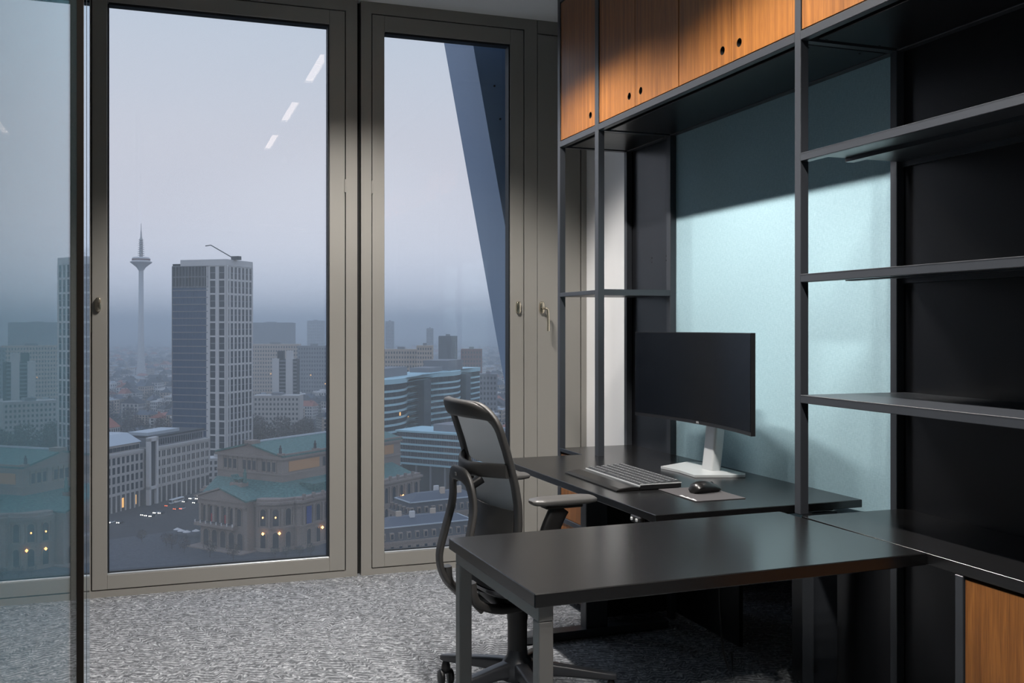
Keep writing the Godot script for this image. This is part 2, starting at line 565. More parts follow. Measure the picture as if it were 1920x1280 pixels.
# A tall window: fixed frame, sash with a shadow joint round it, gasket, bead and pane.
func window(called: String, label: String, x0: float, x1: float, s0: float, s1: float, g0: float, g1: float, gy0: float, gy1: float) -> Node3D:
	var t := Node3D.new()
	t.name = called
	add_child(t)
	tag(t, label, "", "", "structure")
	var sy0 := 0.036
	var sy1 := 2.935
	var j := 0.0045
	var f := B.new()
	var zb := ZW - 0.16
	f.span(Vector3(x0, 0, zb), Vector3(s0 - j, 3.0, ZW))
	f.span(Vector3(s1 + j, 0, zb), Vector3(x1, 3.0, ZW))
	f.span(Vector3(s0 - j, sy1 + j, zb), Vector3(s1 + j, 3.0, ZW))
	f.span(Vector3(s0 - j, 0, zb), Vector3(s1 + j, sy0 - j, ZW))
	part(f, "frame", M.frame_grey, t)
	var q := B.new()
	q.span(Vector3(s0 - j, sy0 - j, ZW - 0.05), Vector3(s0, sy1 + j, ZW - 0.03))
	q.span(Vector3(s1, sy0 - j, ZW - 0.05), Vector3(s1 + j, sy1 + j, ZW - 0.03))
	q.span(Vector3(s0, sy1, ZW - 0.05), Vector3(s1, sy1 + j, ZW - 0.03))
	q.span(Vector3(s0, sy0 - j, ZW - 0.05), Vector3(s1, sy0, ZW - 0.03))
	part(q, "shadow_joint", M.joint, t)
	var zs := ZW - 0.075
	var sash := Node3D.new()
	sash.name = "sash"
	t.add_child(sash)
	part(B.new().chamfer(Vector3((s0 + g0) / 2, (sy0 + sy1) / 2, (ZW + zs) / 2 - 0.001), Vector3(g0 - s0, sy1 - sy0, 0.075), 0.002), "stile", M.frame_grey, sash)
	part(B.new().chamfer(Vector3((s1 + g1) / 2, (sy0 + sy1) / 2, (ZW + zs) / 2 - 0.001), Vector3(s1 - g1, sy1 - sy0, 0.075), 0.002), "stile", M.frame_grey, sash)
	part(B.new().chamfer(Vector3((g0 + g1) / 2, (gy1 + sy1) / 2, (ZW + zs) / 2 - 0.001), Vector3(g1 - g0, sy1 - gy1, 0.075), 0.002), "rail", M.frame_grey, sash)
	part(B.new().chamfer(Vector3((g0 + g1) / 2, (gy0 + sy0) / 2, (ZW + zs) / 2 - 0.001), Vector3(g1 - g0, gy0 - sy0, 0.075), 0.002), "rail", M.frame_grey, sash)
	var gk := B.new()
	var e := 0.007
	gk.span(Vector3(g0, gy0, ZW - 0.035), Vector3(g0 + e, gy1, ZW - 0.068))
	gk.span(Vector3(g1 - e, gy0, ZW - 0.012), Vector3(g1, gy1, ZW - 0.068))
	gk.span(Vector3(g0 + e, gy1 - e * 1.6, ZW - 0.012), Vector3(g1 - e, gy1, ZW - 0.068))
	gk.span(Vector3(g0 + e, gy0, ZW - 0.04), Vector3(g1 - e, gy0 + e, ZW - 0.068))
	part(gk, "gasket", M.gasket, t)
	part(B.new().chamfer(Vector3((g0 + g1) / 2, gy0 + 0.002, ZW - 0.012), Vector3(g1 - g0, 0.008, 0.02), 0.002), "glazing_bead", M.bead, t, "bright glazing bead under the pane")
	part(B.new().span(Vector3(g0 - 0.01, gy0 - 0.01, ZW - 0.069), Vector3(g1 + 0.01, gy1 + 0.01, ZW - 0.0695)), "pane", M.pane, t)
	return t

func rosette(parent: Node, x: float, y: float) -> MeshInstance3D:
	var b := B.new()
	var rings := []
	for p in [[0.0, 1.0], [0.012, 1.0], [0.016, 0.85], [0.017, 0.3]]:
		rings.append(slot(Vector3(x, y, ZW + p[0]), Vector3(0.014 * p[1], 0, 0), Vector3(0, 0.034 * p[1], 0), 3.0, 24))
	b.loft(rings)
	return part(b, "handle_rosette", M.nickel, parent, "oval nickel rosette")

func windows() -> void:
	var w := window("window_1", "tall window left of the slim dark mullion", -0.392, 0.977, -0.30, 0.913, -0.232, 0.833, 0.105, 2.862)
	rosette(w, -0.272, 1.405)
	w = window("window_2", "tall narrow window right of the slim dark mullion", 0.997, 1.980, 1.056, 1.901, 1.121, 1.824, 0.108, 2.853)
	rosette(w, 1.868, 1.405)
	for x in [0.913, 1.056]:
		for y in [2.03]:
			part(B.new().chamfer(Vector3(x, y, ZW + 0.002), Vector3(0.008, 0.07, 0.006), 0.002), "hinge_cover", M.frame_grey, w)
	struct(B.new().span(Vector3(0.977, 0, ZW - 0.16), Vector3(0.997, 3.0, ZW - 0.05)), "trim_1", M.joint, "slim dark joint between the two windows")
	# the narrow solid vent door beside the windows
	var d := Node3D.new()
	d.name = "door_1"
	add_child(d)
	tag(d, "narrow solid grey vent door with a nickel handle", "", "", "structure")
	part(B.new().span(Vector3(1.9835, 0, ZW - 0.16), Vector3(2.243, 0.03, ZW)).span(Vector3(1.9835, 2.926, ZW - 0.16), Vector3(2.243, 3.0, ZW)).span(Vector3(2.2475, 0, ZW - 0.16), Vector3(2.28, 3.0, ZW)), "frame", M.frame_grey, d)
	part(B.new().span(Vector3(1.98, 0, ZW - 0.16), Vector3(2.2475, 3.0, ZW - 0.04)), "shadow_joint", M.joint, d)
	part(B.new().chamfer(Vector3(2.1132, 1.478, ZW - 0.02), Vector3(0.2595, 2.889, 0.04), 0.002), "leaf", M.frame_grey, d)
	rosette(d, 2.007, 1.405)
	var h := B.new()
	tube(h, bez([Vector3(2.007, 1.40, ZW + 0.012), Vector3(2.007, 1.40, ZW + 0.045), Vector3(2.018, 1.397, ZW + 0.058), Vector3(2.022, 1.375, ZW + 0.06), Vector3(2.024, 1.32, ZW + 0.06), Vector3(2.024, 1.275, ZW + 0.06)], 18), 0.013, 0.013, Vector3(0.3, 0.1, 1), 3.0)
	part(h, "handle_lever", M.nickel, d, "nickel lever handle hanging down")
	# the inclined steel column outside, wrapped in blue metal
	var p := func(x: float, y: float, z: float) -> Vector3: return Vector3(x + (2.934 - y) * 0.188, y, z)
	var t := thing("inclined_facade_column", "inclined blue-grey metal column outside the narrow window", "column", Vector3.ZERO)
	var b := B.new()
	var lo := PackedVector3Array()
	var hi := PackedVector3Array()
	for q in [[1.714, -5.50], [2.75, -5.50], [2.75, -6.28], [1.80, -6.28]]:
		lo.append(p.call(q[0], -4.0, q[1]))
		hi.append(p.call(q[0], 7.0, q[1]))
	part(b.hull(lo, hi), "cladding", M.brace_blue, t)
	for i in 8:
		var y := 2.7 - i * 0.19
		var c: Vector3 = p.call(1.80, y, -5.497)
		var r := B.new()
		lathe(r, c, [[0.006, -0.004], [0.006, 0.003], [0.001, 0.005]], 10, Vector3.BACK)
		part(r, "rivet", M.joint, t)

func partition() -> void:
	# Slim post that ends the glass partition on the left; the glass runs from it past the lens.
	var t := thing("glass_partition", "glass partition with a slim dark post mirroring the skyline", "partition", Vector3(-0.1398, 0, -1.96))
	part(B.new().chamfer(Vector3(0.0061, 1.5, -0.004), Vector3(0.0122, 3.0, 0.008), 0.0008), "end_profile", M.bronze, t, "dark bronze end profile")
	part(B.new().span(Vector3(0.001, 0, -0.173), Vector3(0.0118, 3.0, -0.008)), "side_profile", M.polished, t, "polished side of the post mirroring the sky")
	part(B.new().span(Vector3(0.0112, 0, -0.090), Vector3(0.0121, 3.0, -0.082)), "seal", M.gasket, t)
	part(B.new().span(Vector3(0.0, 0.012, 0.0), Vector3(0.001, 2.985, 2.7)), "pane", M.partition_glass, t)
	part(B.new().span(Vector3(-0.030, 0.012, 0.0), Vector3(-0.012, 2.985, 2.7)), "backing_panel", M.petrol_wall, t, "dark petrol panel behind the glass")
	part(B.new().span(Vector3(-0.030, 0, 0.0), Vector3(0.013, 0.012, 2.7)), "floor_channel", M.bronze, t)
	part(B.new().span(Vector3(-0.030, 2.985, 0.0), Vector3(0.013, 3.0, 2.7)), "head_channel", M.bronze, t)

# ---------------------------------------------------------------- the shelf unit along the right wall
const XF := 1.790          # front of the posts
const XB := 2.170          # face of the back panels
const POSTS := [-4.378, -3.9455, -2.505, -1.07]

func cabinet_door(parent: Node, z0: float, z1: float, y0: float, y1: float, hole_z: float, variant: int, hole_y := 2.231) -> Node:
	# a veneered door with a round finger hole
	var c := CSGCombiner3D.new()
	c.name = "door"
	var b := CSGBox3D.new()
	b.name = "leaf"
	b.size = Vector3(0.018, y1 - y0, absf(z1 - z0) - 0.003)
	b.material = M["wood%d" % (variant % 3)]
	var k := CSGCylinder3D.new()
	k.name = "finger_hole"
	k.operation = CSGShape3D.OPERATION_SUBTRACTION
	k.radius = 0.0145
	k.height = 0.06
	k.sides = 32
	k.material = M.deep
	k.rotation.z = PI / 2
	var mid := Vector3(XF + 0.014, (y0 + y1) / 2, (z0 + z1) / 2)
	k.position = Vector3(0, hole_y - mid.y, hole_z - mid.z)
	c.add_child(b)
	if hole_z < 5.0: c.add_child(k)
	c.position = mid
	parent.add_child(c, true)
	return c

func carcase(t: Node, z0: float, z1: float, y0: float, y1: float) -> void:
	# floor, top, sides and back of a closed cupboard, black inside and out
	var b := B.new()
	var x0 := XF + 0.026
	b.span(Vector3(x0, y0, z0), Vector3(XB, y0 + 0.004, z1))
	b.span(Vector3(x0, y1 - 0.012, z0), Vector3(XB, y1, z1))
	b.span(Vector3(x0, y0, z0), Vector3(XB, y1, z0 + 0.010))
	b.span(Vector3(x0, y0, z1 - 0.010), Vector3(XB, y1, z1))
	b.span(Vector3(XB - 0.01, y0, z0), Vector3(XB, y1, z1))
	part(b, "carcase", M.deep, t)

func shelf_unit() -> void:
	var t := thing("office_shelf_unit", "anthracite steel shelf frame along the wall", "shelf unit", Vector3.ZERO)
	var ends := [0.0145, 0.0185, 0.0145, 0.0145]
	for i in 4:
		var z: float = POSTS[i]
		var w: float = ends[i] * 2
		for back in 2:
			var x := XF + 0.0145 if back == 0 else XB - 0.0155
			var y0 := 0.743 if i == 2 and back == 0 else 0.0
			part(B.new().chamfer(Vector3(x, (y0 + 2.86) / 2, z), Vector3(0.029, 2.86 - y0, w), 0.0015), "post", M.coat, t)
	for i in 3:
		var z0: float = POSTS[i] + ends[i]
		var z1: float = POSTS[i + 1] - ends[i + 1]
		for y in [2.161, 2.846]:
			part(B.new().chamfer(Vector3(XF + 0.0125, y, (z0 + z1) / 2), Vector3(0.025, 0.027, z1 - z0), 0.0015), "front_rail", M.coat, t)
			part(B.new().chamfer(Vector3(XB - 0.0155, y, (z0 + z1) / 2), Vector3(0.029, 0.027, z1 - z0), 0.0015), "back_rail", M.coat, t)
	for i in 4:
		for y in [2.161, 2.846]:
			part(B.new().span(Vector3(XF + 0.029, y - 0.0135, POSTS[i] - 0.0145), Vector3(XB - 0.03, y + 0.0135, POSTS[i] + 0.0145)), "cross_rail", M.coat, t)
	# back panels
	part(B.new().span(Vector3(XB, 0.71, -4.40), Vector3(XB + 0.018, 2.16, -3.95)), "back_panel", M.blackboard, t, "dark back panel beside the white pier")
	part(B.new().span(Vector3(XB, 0.60, -3.932), Vector3(XB + 0.018, 2.16, -2.518)), "back_panel", M.teal, t, "pale teal fabric pinboard behind the monitor")
	part(B.new().span(Vector3(XB, 0.30, -2.492), Vector3(XB + 0.018, 2.16, -1.07)), "back_panel", M.blackboard, t, "black back panel behind the open shelves")
	part(B.new().span(Vector3(XB, 0.03, -3.932), Vector3(XB + 0.018, 0.60, -3.42)), "back_panel", M.blackboard, t, "black panel under the desk")
	part(B.new().span(Vector3(XB, 0.03, -3.07), Vector3(XB + 0.018, 0.60, -2.518)), "back_panel", M.blackboard, t, "black panel under the desk")
	part(B.new().span(Vector3(XB, 0.03, -2.492), Vector3(XB + 0.018, 0.30, -1.07)), "back_panel", M.blackboard, t, "black panel under the counter")
	for z in [-4.16, -4.02]:
		for y in [1.62, 1.60]:
			var r := B.new()
			lathe(r, Vector3(XB, y, z), [[0.003, 0.0], [0.003, 0.001], [0.0005, 0.0015]], 8, Vector3.LEFT)
			part(r, "panel_screw", M.deep, t)
	# soffit under the overhead cupboards
	for s in [[0, 0.03], [1, 0.055], [2, 0.03]]:
		var z0: float = POSTS[s[0]] + 0.03
		var z1: float = POSTS[s[0] + 1] - 0.03
		part(B.new().chamfer(Vector3((XF + XB) / 2 + 0.01, 2.158, (z0 + z1) / 2), Vector3(XB - XF - 0.085, 0.016, z1 - z0), 0.002), "soffit_panel", M.blackboard, t)
	for q in [[1.86, -3.90], [2.05, -3.90], [1.86, -2.55], [2.05, -2.55], [1.86, -2.46], [2.05, -2.46]]:
		var r := B.new()
		lathe(r, Vector3(q[0], 2.147, q[1]), [[0.004, 0.0], [0.004, -0.0015], [0.001, -0.002]], 8)
		part(r, "soffit_screw", M.deep, t)
	# open shelves
	for y in [1.813, 1.455, 1.098]:
		var b := B.new()
		var z0 := -2.4905
		var z1 := -1.0845
		b.chamfer(Vector3((XF + XB) / 2, y - 0.003, (z0 + z1) / 2), Vector3(XB - XF, 0.006, z1 - z0), 0.001)
		b.chamfer(Vector3(XF + 0.004, y - 0.012, (z0 + z1) / 2), Vector3(0.008, 0.024, z1 - z0), 0.0012)
		b.span(Vector3(XF + 0.008, y - 0.024, z0), Vector3(XF + 0.03, y - 0.021, z1))
		b.span(Vector3(XF + 0.16, y - 0.018, z0), Vector3(XF + 0.19, y - 0.006, z1))
		b.span(Vector3(XB - 0.012, y - 0.022, z0), Vector3(XB, y - 0.006, z1))
		part(b, "shelf", M.coat, t)
	var b1 := B.new()
	b1.chamfer(Vector3((XF + XB) / 2, 1.4495, -4.163), Vector3(XB - XF, 0.019, 0.40), 0.0015)
	b1.span(Vector3(XF + 0.029, 1.436, -3.962), Vector3(XB - 0.03, 1.462, -3.929))
	part(b1, "shelf", M.coat, t)

	# overhead cupboards: [z0, z1, doors [z0, z1, hole], label]
	var n := 0
	for c in [
			[-4.3635, -3.964, [[-4.3635, -3.964, -4.021]], "walnut overhead cupboard with one door, nearest the windows"],
			[-3.927, -3.2325, [[-3.927, -3.5855, -3.637], [-3.5855, -3.2325, -3.536]], "walnut double-door overhead cupboard above the far half of the teal panel"],
			[-3.2285, -2.5195, [[-3.2285, -2.875, -2.931], [-2.875, -2.5195, -2.828]], "walnut double-door overhead cupboard above the near half of the teal panel"],
			[-2.4905, -1.788, [[-2.4905, -2.138, -2.19], [-2.138, -1.788, -2.09]], "walnut overhead cupboard above the open shelves"]]:
		var o := thing("overhead_cupboard", c[3], "cupboard", Vector3.ZERO, 0.0, "walnut overhead cupboards")
		carcase(o, c[0], c[1], 2.1765, 2.831)
		for d in c[2]:
			cabinet_door(o, d[0], d[1], 2.180, 2.828, d[2], n)
			n += 1

	# drawer unit at the window end
	var dr := thing("drawer_unit", "low walnut drawer unit behind the far end of the desk", "drawer unit", Vector3.ZERO)
	carcase(dr, -4.3635, -3.964, 0.03, 0.708)
	cabinet_door(dr, -4.3605, -3.967, 0.405, 0.700, 9.0, 1).name = "drawer_front"
	cabinet_door(dr, -4.3605, -3.967, 0.05, 0.378, 9.0, 2).name = "drawer_front"
	part(B.new().chamfer(Vector3(XF + 0.0125, 0.3915, -4.1637), Vector3(0.025, 0.024, 0.399), 0.0015), "rail", M.coat, dr)
	part(B.new().chamfer(Vector3((XF + XB) / 2, 0.7175, -4.1637), Vector3(XB - XF, 0.018, 0.399), 0.0015), "top", M.desk_black, dr)

	# low cupboard under the counter, towards the camera
	var lo := thing("low_cupboard", "low walnut cupboard under the black counter", "cupboard", Vector3.ZERO)
	carcase(lo, -1.884, -1.085, 0.03, 0.708)
	part(B.new().chamfer(Vector3(XF + 0.013, 0.36, -1.872), Vector3(0.026, 0.70, 0.025), 0.0015), "corner_post", M.coat, lo)
	cabinet_door(lo, -1.858, -1.47, 0.03, 0.703, 9.0, 0)
	cabinet_door(lo, -1.47, -1.085, 0.03, 0.703, 9.0, 1)
	var ct := thing("counter", "black counter running under the open shelves", "counter", Vector3.ZERO)
	part(B.new().chamfer(Vector3((XF + XB) / 2, 0.726, -1.778), Vector3(XB - XF - 0.002, 0.028, 1.416), 0.0005), "top", M.desk_black, ct)

# ---------------------------------------------------------------- desks
func desks() -> void:
	# side desk in front of the shelves
	var t := thing("side_desk", "black side desk on a grey square-tube leg frame in the foreground", "desk", Vector3(0.742, 0, -1.948), deg_to_rad(1.6))
	part(B.new().chamfer(Vector3(0.525, 0.725, -0.298), Vector3(1.05, 0.030, 0.596), 0.002), "top", M.desk_black, t)
	for z in [-0.030, -0.566]:
		part(B.new().chamfer(Vector3(0.032, 0.3375, z), Vector3(0.034, 0.675, 0.034), 0.002), "leg", M.coat_light, t)
	part(B.new().chamfer(Vector3(0.032, 0.6925, -0.298), Vector3(0.034, 0.035, 0.57), 0.002), "rail", M.coat_light, t)
	part(B.new().span(Vector3(0.05, 0.685, -0.12), Vector3(1.045, 0.709, -0.09)), "under_beam", M.blackboard, t)
	part(B.new().span(Vector3(0.05, 0.685, -0.50), Vector3(1.045, 0.709, -0.47)), "under_beam", M.blackboard, t)
	# sit-stand desk below the teal panel
	var d := thing("sit_stand_desk", "large black height-adjustable desk carrying the monitor", "desk", Vector3(1.392, 0, -2.645), deg_to_rad(1.0))
	part(B.new().chamfer(Vector3(0.378, 0.7275, -0.6775), Vector3(0.756, 0.025, 1.355), 0.0018), "top", M.desk_black, d)
	for z in [-0.13, -1.19]:
		part(B.new().chamfer(Vector3(0.36 if z < -1.0 else 0.69, 0.36, z), Vector3(0.10, 0.655, 0.058), 0.003), "leg", M.coat, d)
		part(B.new().chamfer(Vector3(0.37, 0.021, z), Vector3(0.66, 0.034, 0.075), 0.004), "foot", M.coat, d)
		part(B.new().span(Vector3(0.06, 0.69, z - 0.03), Vector3(0.72, 0.715, z + 0.03)), "cross_beam", M.blackboard, d)
	for x in [0.27, 0.42]:
		part(B.new().span(Vector3(x, 0.68, -1.18), Vector3(x + 0.03, 0.715, -0.2)), "under_beam", M.blackboard, d)
	var s := part(B.new().chamfer(Vector3(0.004, 0.7055, -0.122), Vector3(0.02, 0.022, 0.062), 0.003), "height_switch", M.bezel, d)
	for z in [-0.138, -0.106]: part(B.new().chamfer(Vector3(-0.008, 0.706, z), Vector3(0.006, 0.010, 0.010), 0.002), "button", M.key_top, s)
	var cb := B.new()
	tube(cb, bez([Vector3(0.40, 0.69, -0.30), Vector3(0.42, 0.45, -0.32), Vector3(0.50, 0.16, -0.42), Vector3(0.62, 0.02, -0.55), Vector3(0.75, 0.012, -0.75)], 30), 0.008, 0.008, Vector3(0, 0, 1))
	part(cb, "cable", M.bezel, d)

# ---------------------------------------------------------------- things on the desk
func monitor() -> void:
	var t := thing("monitor", "wide curved black monitor on a silver stand", "monitor", Vector3(1.90, 0.74, -3.357))
	var hw := 0.4365
	var panel := func(off: float, ys: Array) -> Array:
		var rows := []
		for y in ys:
			var r := PackedVector3Array()
			for i in 25:
				var s := -1.0 + 2.0 * i / 24.0
				r.append(Vector3(off + 0.048 * (1.0 - s * s), y, s * hw))
			rows.append(r)
		return rows
	var ys := [0.186, 0.30, 0.42, 0.538]
	part(B.new().sheet(panel.call(0.0, ys), -0.016), "casing", M.bezel, t)
	var yi := [0.200, 0.30, 0.42, 0.535]
	var rows := []
	for y in yi:
		var r := PackedVector3Array()
		for i in 25:
			var s := -1.0 + 2.0 * i / 24.0
			r.append(Vector3(-0.0012 + 0.048 * (1.0 - s * s * 0.987), y, s * hw * 0.9935))
		rows.append(r)
	part(B.new().sheet(rows, -0.001), "screen", M.screen, t)
	var hump := []
	for p in [[0.064, 0.13, 0.13], [0.085, 0.125, 0.12], [0.098, 0.09, 0.085]]: hump.append(slot(Vector3(p[0], 0.36, 0), Vector3(0, p[2], 0), Vector3(0, 0, p[1] * 2.0), 5.0, 28))
	part(B.new().loft(hump), "back_cover", M.silver, t)
	var neck := []
	for p in [[0.105, 0.004], [0.117, 0.10], [0.130, 0.22], [0.140, 0.42]]: neck.append(slot(Vector3(p[0], p[1], 0), Vector3(0.022, 0, 0), Vector3(0, 0, 0.040), 6.0, 24))
	part(B.new().loft(neck), "stand_neck", M.silver, t, "silver stand neck")
	part(B.new().chamfer(Vector3(0.115, 0.36, 0), Vector3(0.04, 0.10, 0.10), 0.006), "mount", M.silver, t)
	var lo := PackedVector3Array()
	var hi := PackedVector3Array()
	for q in [[-0.034, -0.145], [-0.020, -0.02], [-0.028, 0.109], [0.150, 0.167], [0.175, 0.13], [0.175, -0.19], [0.137, -0.232]]:
		lo.append(Vector3(q[0], 0.001, q[1]))
		hi.append(Vector3(q[0], 0.010, q[1]))
	part(B.new().hull(lo, hi), "stand_foot", M.silver, t, "flat silver stand foot")
	var tm := TextMesh.new()
	tm.text = "DELL"
	tm.font_size = 32
	tm.pixel_size = 0.0003
	tm.depth = 0.0006
	var f := SystemFont.new()
	f.font_names = PackedStringArray(["Droid Sans"])
	tm.font = f
	var o := part(tm, "maker_mark", M.key_top, t, "small pale maker's mark under the screen")
	o.position = Vector3(0.0465, 0.193, 0.0)
	o.rotation.y = -PI / 2

func keyboard() -> void:
	var t := thing("keyboard", "compact keyboard with grey keys and a dark palm rest", "keyboard", Vector3(1.552, 0.7405, -3.287))
	var prof := func(x0: float, x1: float, y0: float, y1: float, z: float) -> PackedVector3Array:
		return PackedVector3Array([Vector3(x0, 0.002, z), Vector3(x1, 0.002, z), Vector3(x1, y1, z), Vector3(x0, y0, z)])
	part(B.new().hull(prof.call(0.0, 0.158, 0.014, 0.022, -0.226), prof.call(0.0, 0.158, 0.014, 0.022, 0.226)), "body", M.bezel, t)
	part(B.new().chamfer(Vector3(-0.002, 0.0135, 0), Vector3(0.005, 0.006, 0.454), 0.001), "trim", M.silver, t, "pale trim along the keys")
	part(B.new().chamfer(Vector3(0.079, 0.0185, 0.2275), Vector3(0.160, 0.004, 0.003), 0.0008), "trim", M.silver, t).rotation.z = 0.0
	var pr := []
	for z in [-0.228, -0.222, 0.0, 0.222, 0.228]:
		var e := 0.010 if absf(z) > 0.225 else 0.012
		pr.append(PackedVector3Array([Vector3(-0.090, 0.001, z), Vector3(-0.004, 0.001, z), Vector3(-0.004, e, z), Vector3(-0.03, e + 0.0015, z), Vector3(-0.075, e - 0.003, z), Vector3(-0.090, 0.004, z)]))
	part(B.new().loft(pr, false), "palm_rest", M.mouse_black, t, "dark padded palm rest")
	var cap := B.new()
	var a := PackedVector3Array()
	var b := PackedVector3Array()
	for q in [[-1, -1], [1, -1], [1, 1], [-1, 1]]:
		a.append(Vector3(q[0] * 0.0088, 0, q[1] * 0.0088))
		b.append(Vector3(q[0] * 0.0070, 0.0065, q[1] * 0.0070))
	cap.hull(a, b)
	var km := cap.mesh()
	var legend := B.new().box(Vector3(0, 0.0067, 0), Vector3(0.0045, 0.0005, 0.0045)).mesh()
	for row in 6:
		for col in 22:
			if row == 0 and col > 6 and col < 13:
				if col == 7:
					var sp := part(km, "space_bar", M.key, t)
					sp.transform = Transform3D(Basis.from_scale(Vector3(1, 1, 6.9)), Vector3(0.014, 0.0155, -0.2135 + 9.5 * 0.02033))
				continue
			var k := part(km, "key", M.key, t)
			k.position = Vector3(0.014 + row * 0.0258, 0.0148 + row * 0.0013, -0.2135 + col * 0.02033)
			part(legend, "legend", M.key_top, k)

func mouse() -> void:
	var p := thing("mouse_pad", "thin grey mouse pad with white print at the edge", "mouse pad", Vector3(1.709, 0.7402, -2.925))
	part(B.new().chamfer(Vector3(0, 0.0013, 0), Vector3(0.185, 0.0024, 0.252), 0.0006), "sheet", M.pad, p)
	for i in 9: part(B.new().span(Vector3(-0.088, 0.0025, 0.012 + i * 0.0122), Vector3(-0.079 - 0.002 * (i % 3), 0.0028, 0.021 + i * 0.0122)), "printed_lettering", M.white_print, p)
	var t := thing("computer_mouse", "black computer mouse on the grey mouse pad", "mouse", Vector3(1.735, 0.7429, -2.945), deg_to_rad(12))
	var rings := []
	for q in [[-0.056, 0.012, 0.010], [-0.053, 0.022, 0.022], [-0.042, 0.029, 0.033], [-0.022, 0.0315, 0.0385], [0.0, 0.031, 0.038], [0.022, 0.030, 0.032], [0.042, 0.028, 0.024], [0.052, 0.024, 0.018], [0.055, 0.016, 0.013]]:
		var r := PackedVector3Array()
		for i in 24:
			var an := TAU * i / 24.0
			var y := sin(an)
			r.append(Vector3(q[0], maxf(0.0, q[2] * (0.5 + 0.5 * y)) if y > -0.7 else 0.001, q[1] * cos(an) * (1.0 if y < 0.0 else 1.0 - 0.18 * y * y)))
		rings.append(r)
	part(B.new().loft(rings), "body", M.mouse_black, t)
	var wh := B.new()
	lathe(wh, Vector3(0.030, 0.0255, -0.003), [[0.002, 0.0], [0.0075, 0.0006], [0.0075, 0.0054], [0.002, 0.006]], 16, Vector3.BACK)
	part(wh, "scroll_wheel", M.bezel, t)

# ---------------------------------------------------------------- office chair (x is forward, z its right-hand side)
func back_x(y: float) -> float:
	# how far behind the column the middle of the backrest lies at a height
	var pts := [[0.52, -0.125], [0.62, -0.128], [0.70, -0.122], [0.80, -0.138], [0.90, -0.166], [1.00, -0.200], [1.03, -0.214], [1.06, -0.235]]
	for i in pts.size() - 1:
		if y <= pts[i + 1][0]:
			return lerpf(pts[i][1], pts[i + 1][1], clampf((y - pts[i][0]) / (pts[i + 1][0] - pts[i][0]), 0.0, 1.0))
	return pts[-1][1]

func back_at(s: float, y: float, off := 0.0) -> Vector3:
	var wide := 0.226 if y > 0.62 else lerpf(0.19, 0.226, clampf((y - 0.52) / 0.10, 0.0, 1.0))
	return Vector3(back_x(y) + 0.045 * s * s + off, y, s * wide)

func back_sheet(s0: float, s1: float, y0: float, y1: float, off: float, nu := 13, nv := 9) -> Array:
	var rows := []
	for i in nv:
		var r := PackedVector3Array()
		for j in nu: r.append(back_at(lerpf(s0, s1, float(j) / (nu - 1)), lerpf(y0, y1, float(i) / (nv - 1)), off))
		rows.append(r)
	return rows

func ring_frame(s0: float, s1: float, y0: float, y1: float, rad: float, w: float, d: float, off: float) -> B:
	# a closed bar laid along a rounded rectangle on the backrest
	var pts := []
	var corners := [[s1 - rad / 0.226, y0 + rad, -90.0], [s1 - rad / 0.226, y1 - rad, 0.0], [s0 + rad / 0.226, y1 - rad, 90.0], [s0 + rad / 0.226, y0 + rad, 180.0]]
	for c in corners:
		for k in 7:
			var a := deg_to_rad(c[2] + 15.0 * k)
			pts.append([c[0] + cos(a) * rad / 0.226, c[1] + sin(a) * rad])
	var full := []
	for i in pts.size():
		var a: Array = pts[i]
		var b: Array = pts[(i + 1) % pts.size()]
		var steps := 6 if absf(a[0] - b[0]) + absf(a[1] - b[1]) > 0.12 else 1
		for k in steps: full.append(back_at(lerpf(a[0], b[0], float(k) / steps), lerpf(a[1], b[1], float(k) / steps), off))
	var rings := []
	var m := full.size()
	for i in m:
		var t: Vector3 = (full[(i + 1) % m] - full[(i - 1 + m) % m]).normalized()
		var nrm := Vector3(1, 0.15, 0)
		var side := t.cross(nrm).normalized()
		nrm = side.cross(t).normalized()
		rings.append(slot(full[i], side * w * 0.5, nrm * d * 0.5, 3.5, 16))
	return B.new().loft(rings, true, false, true)

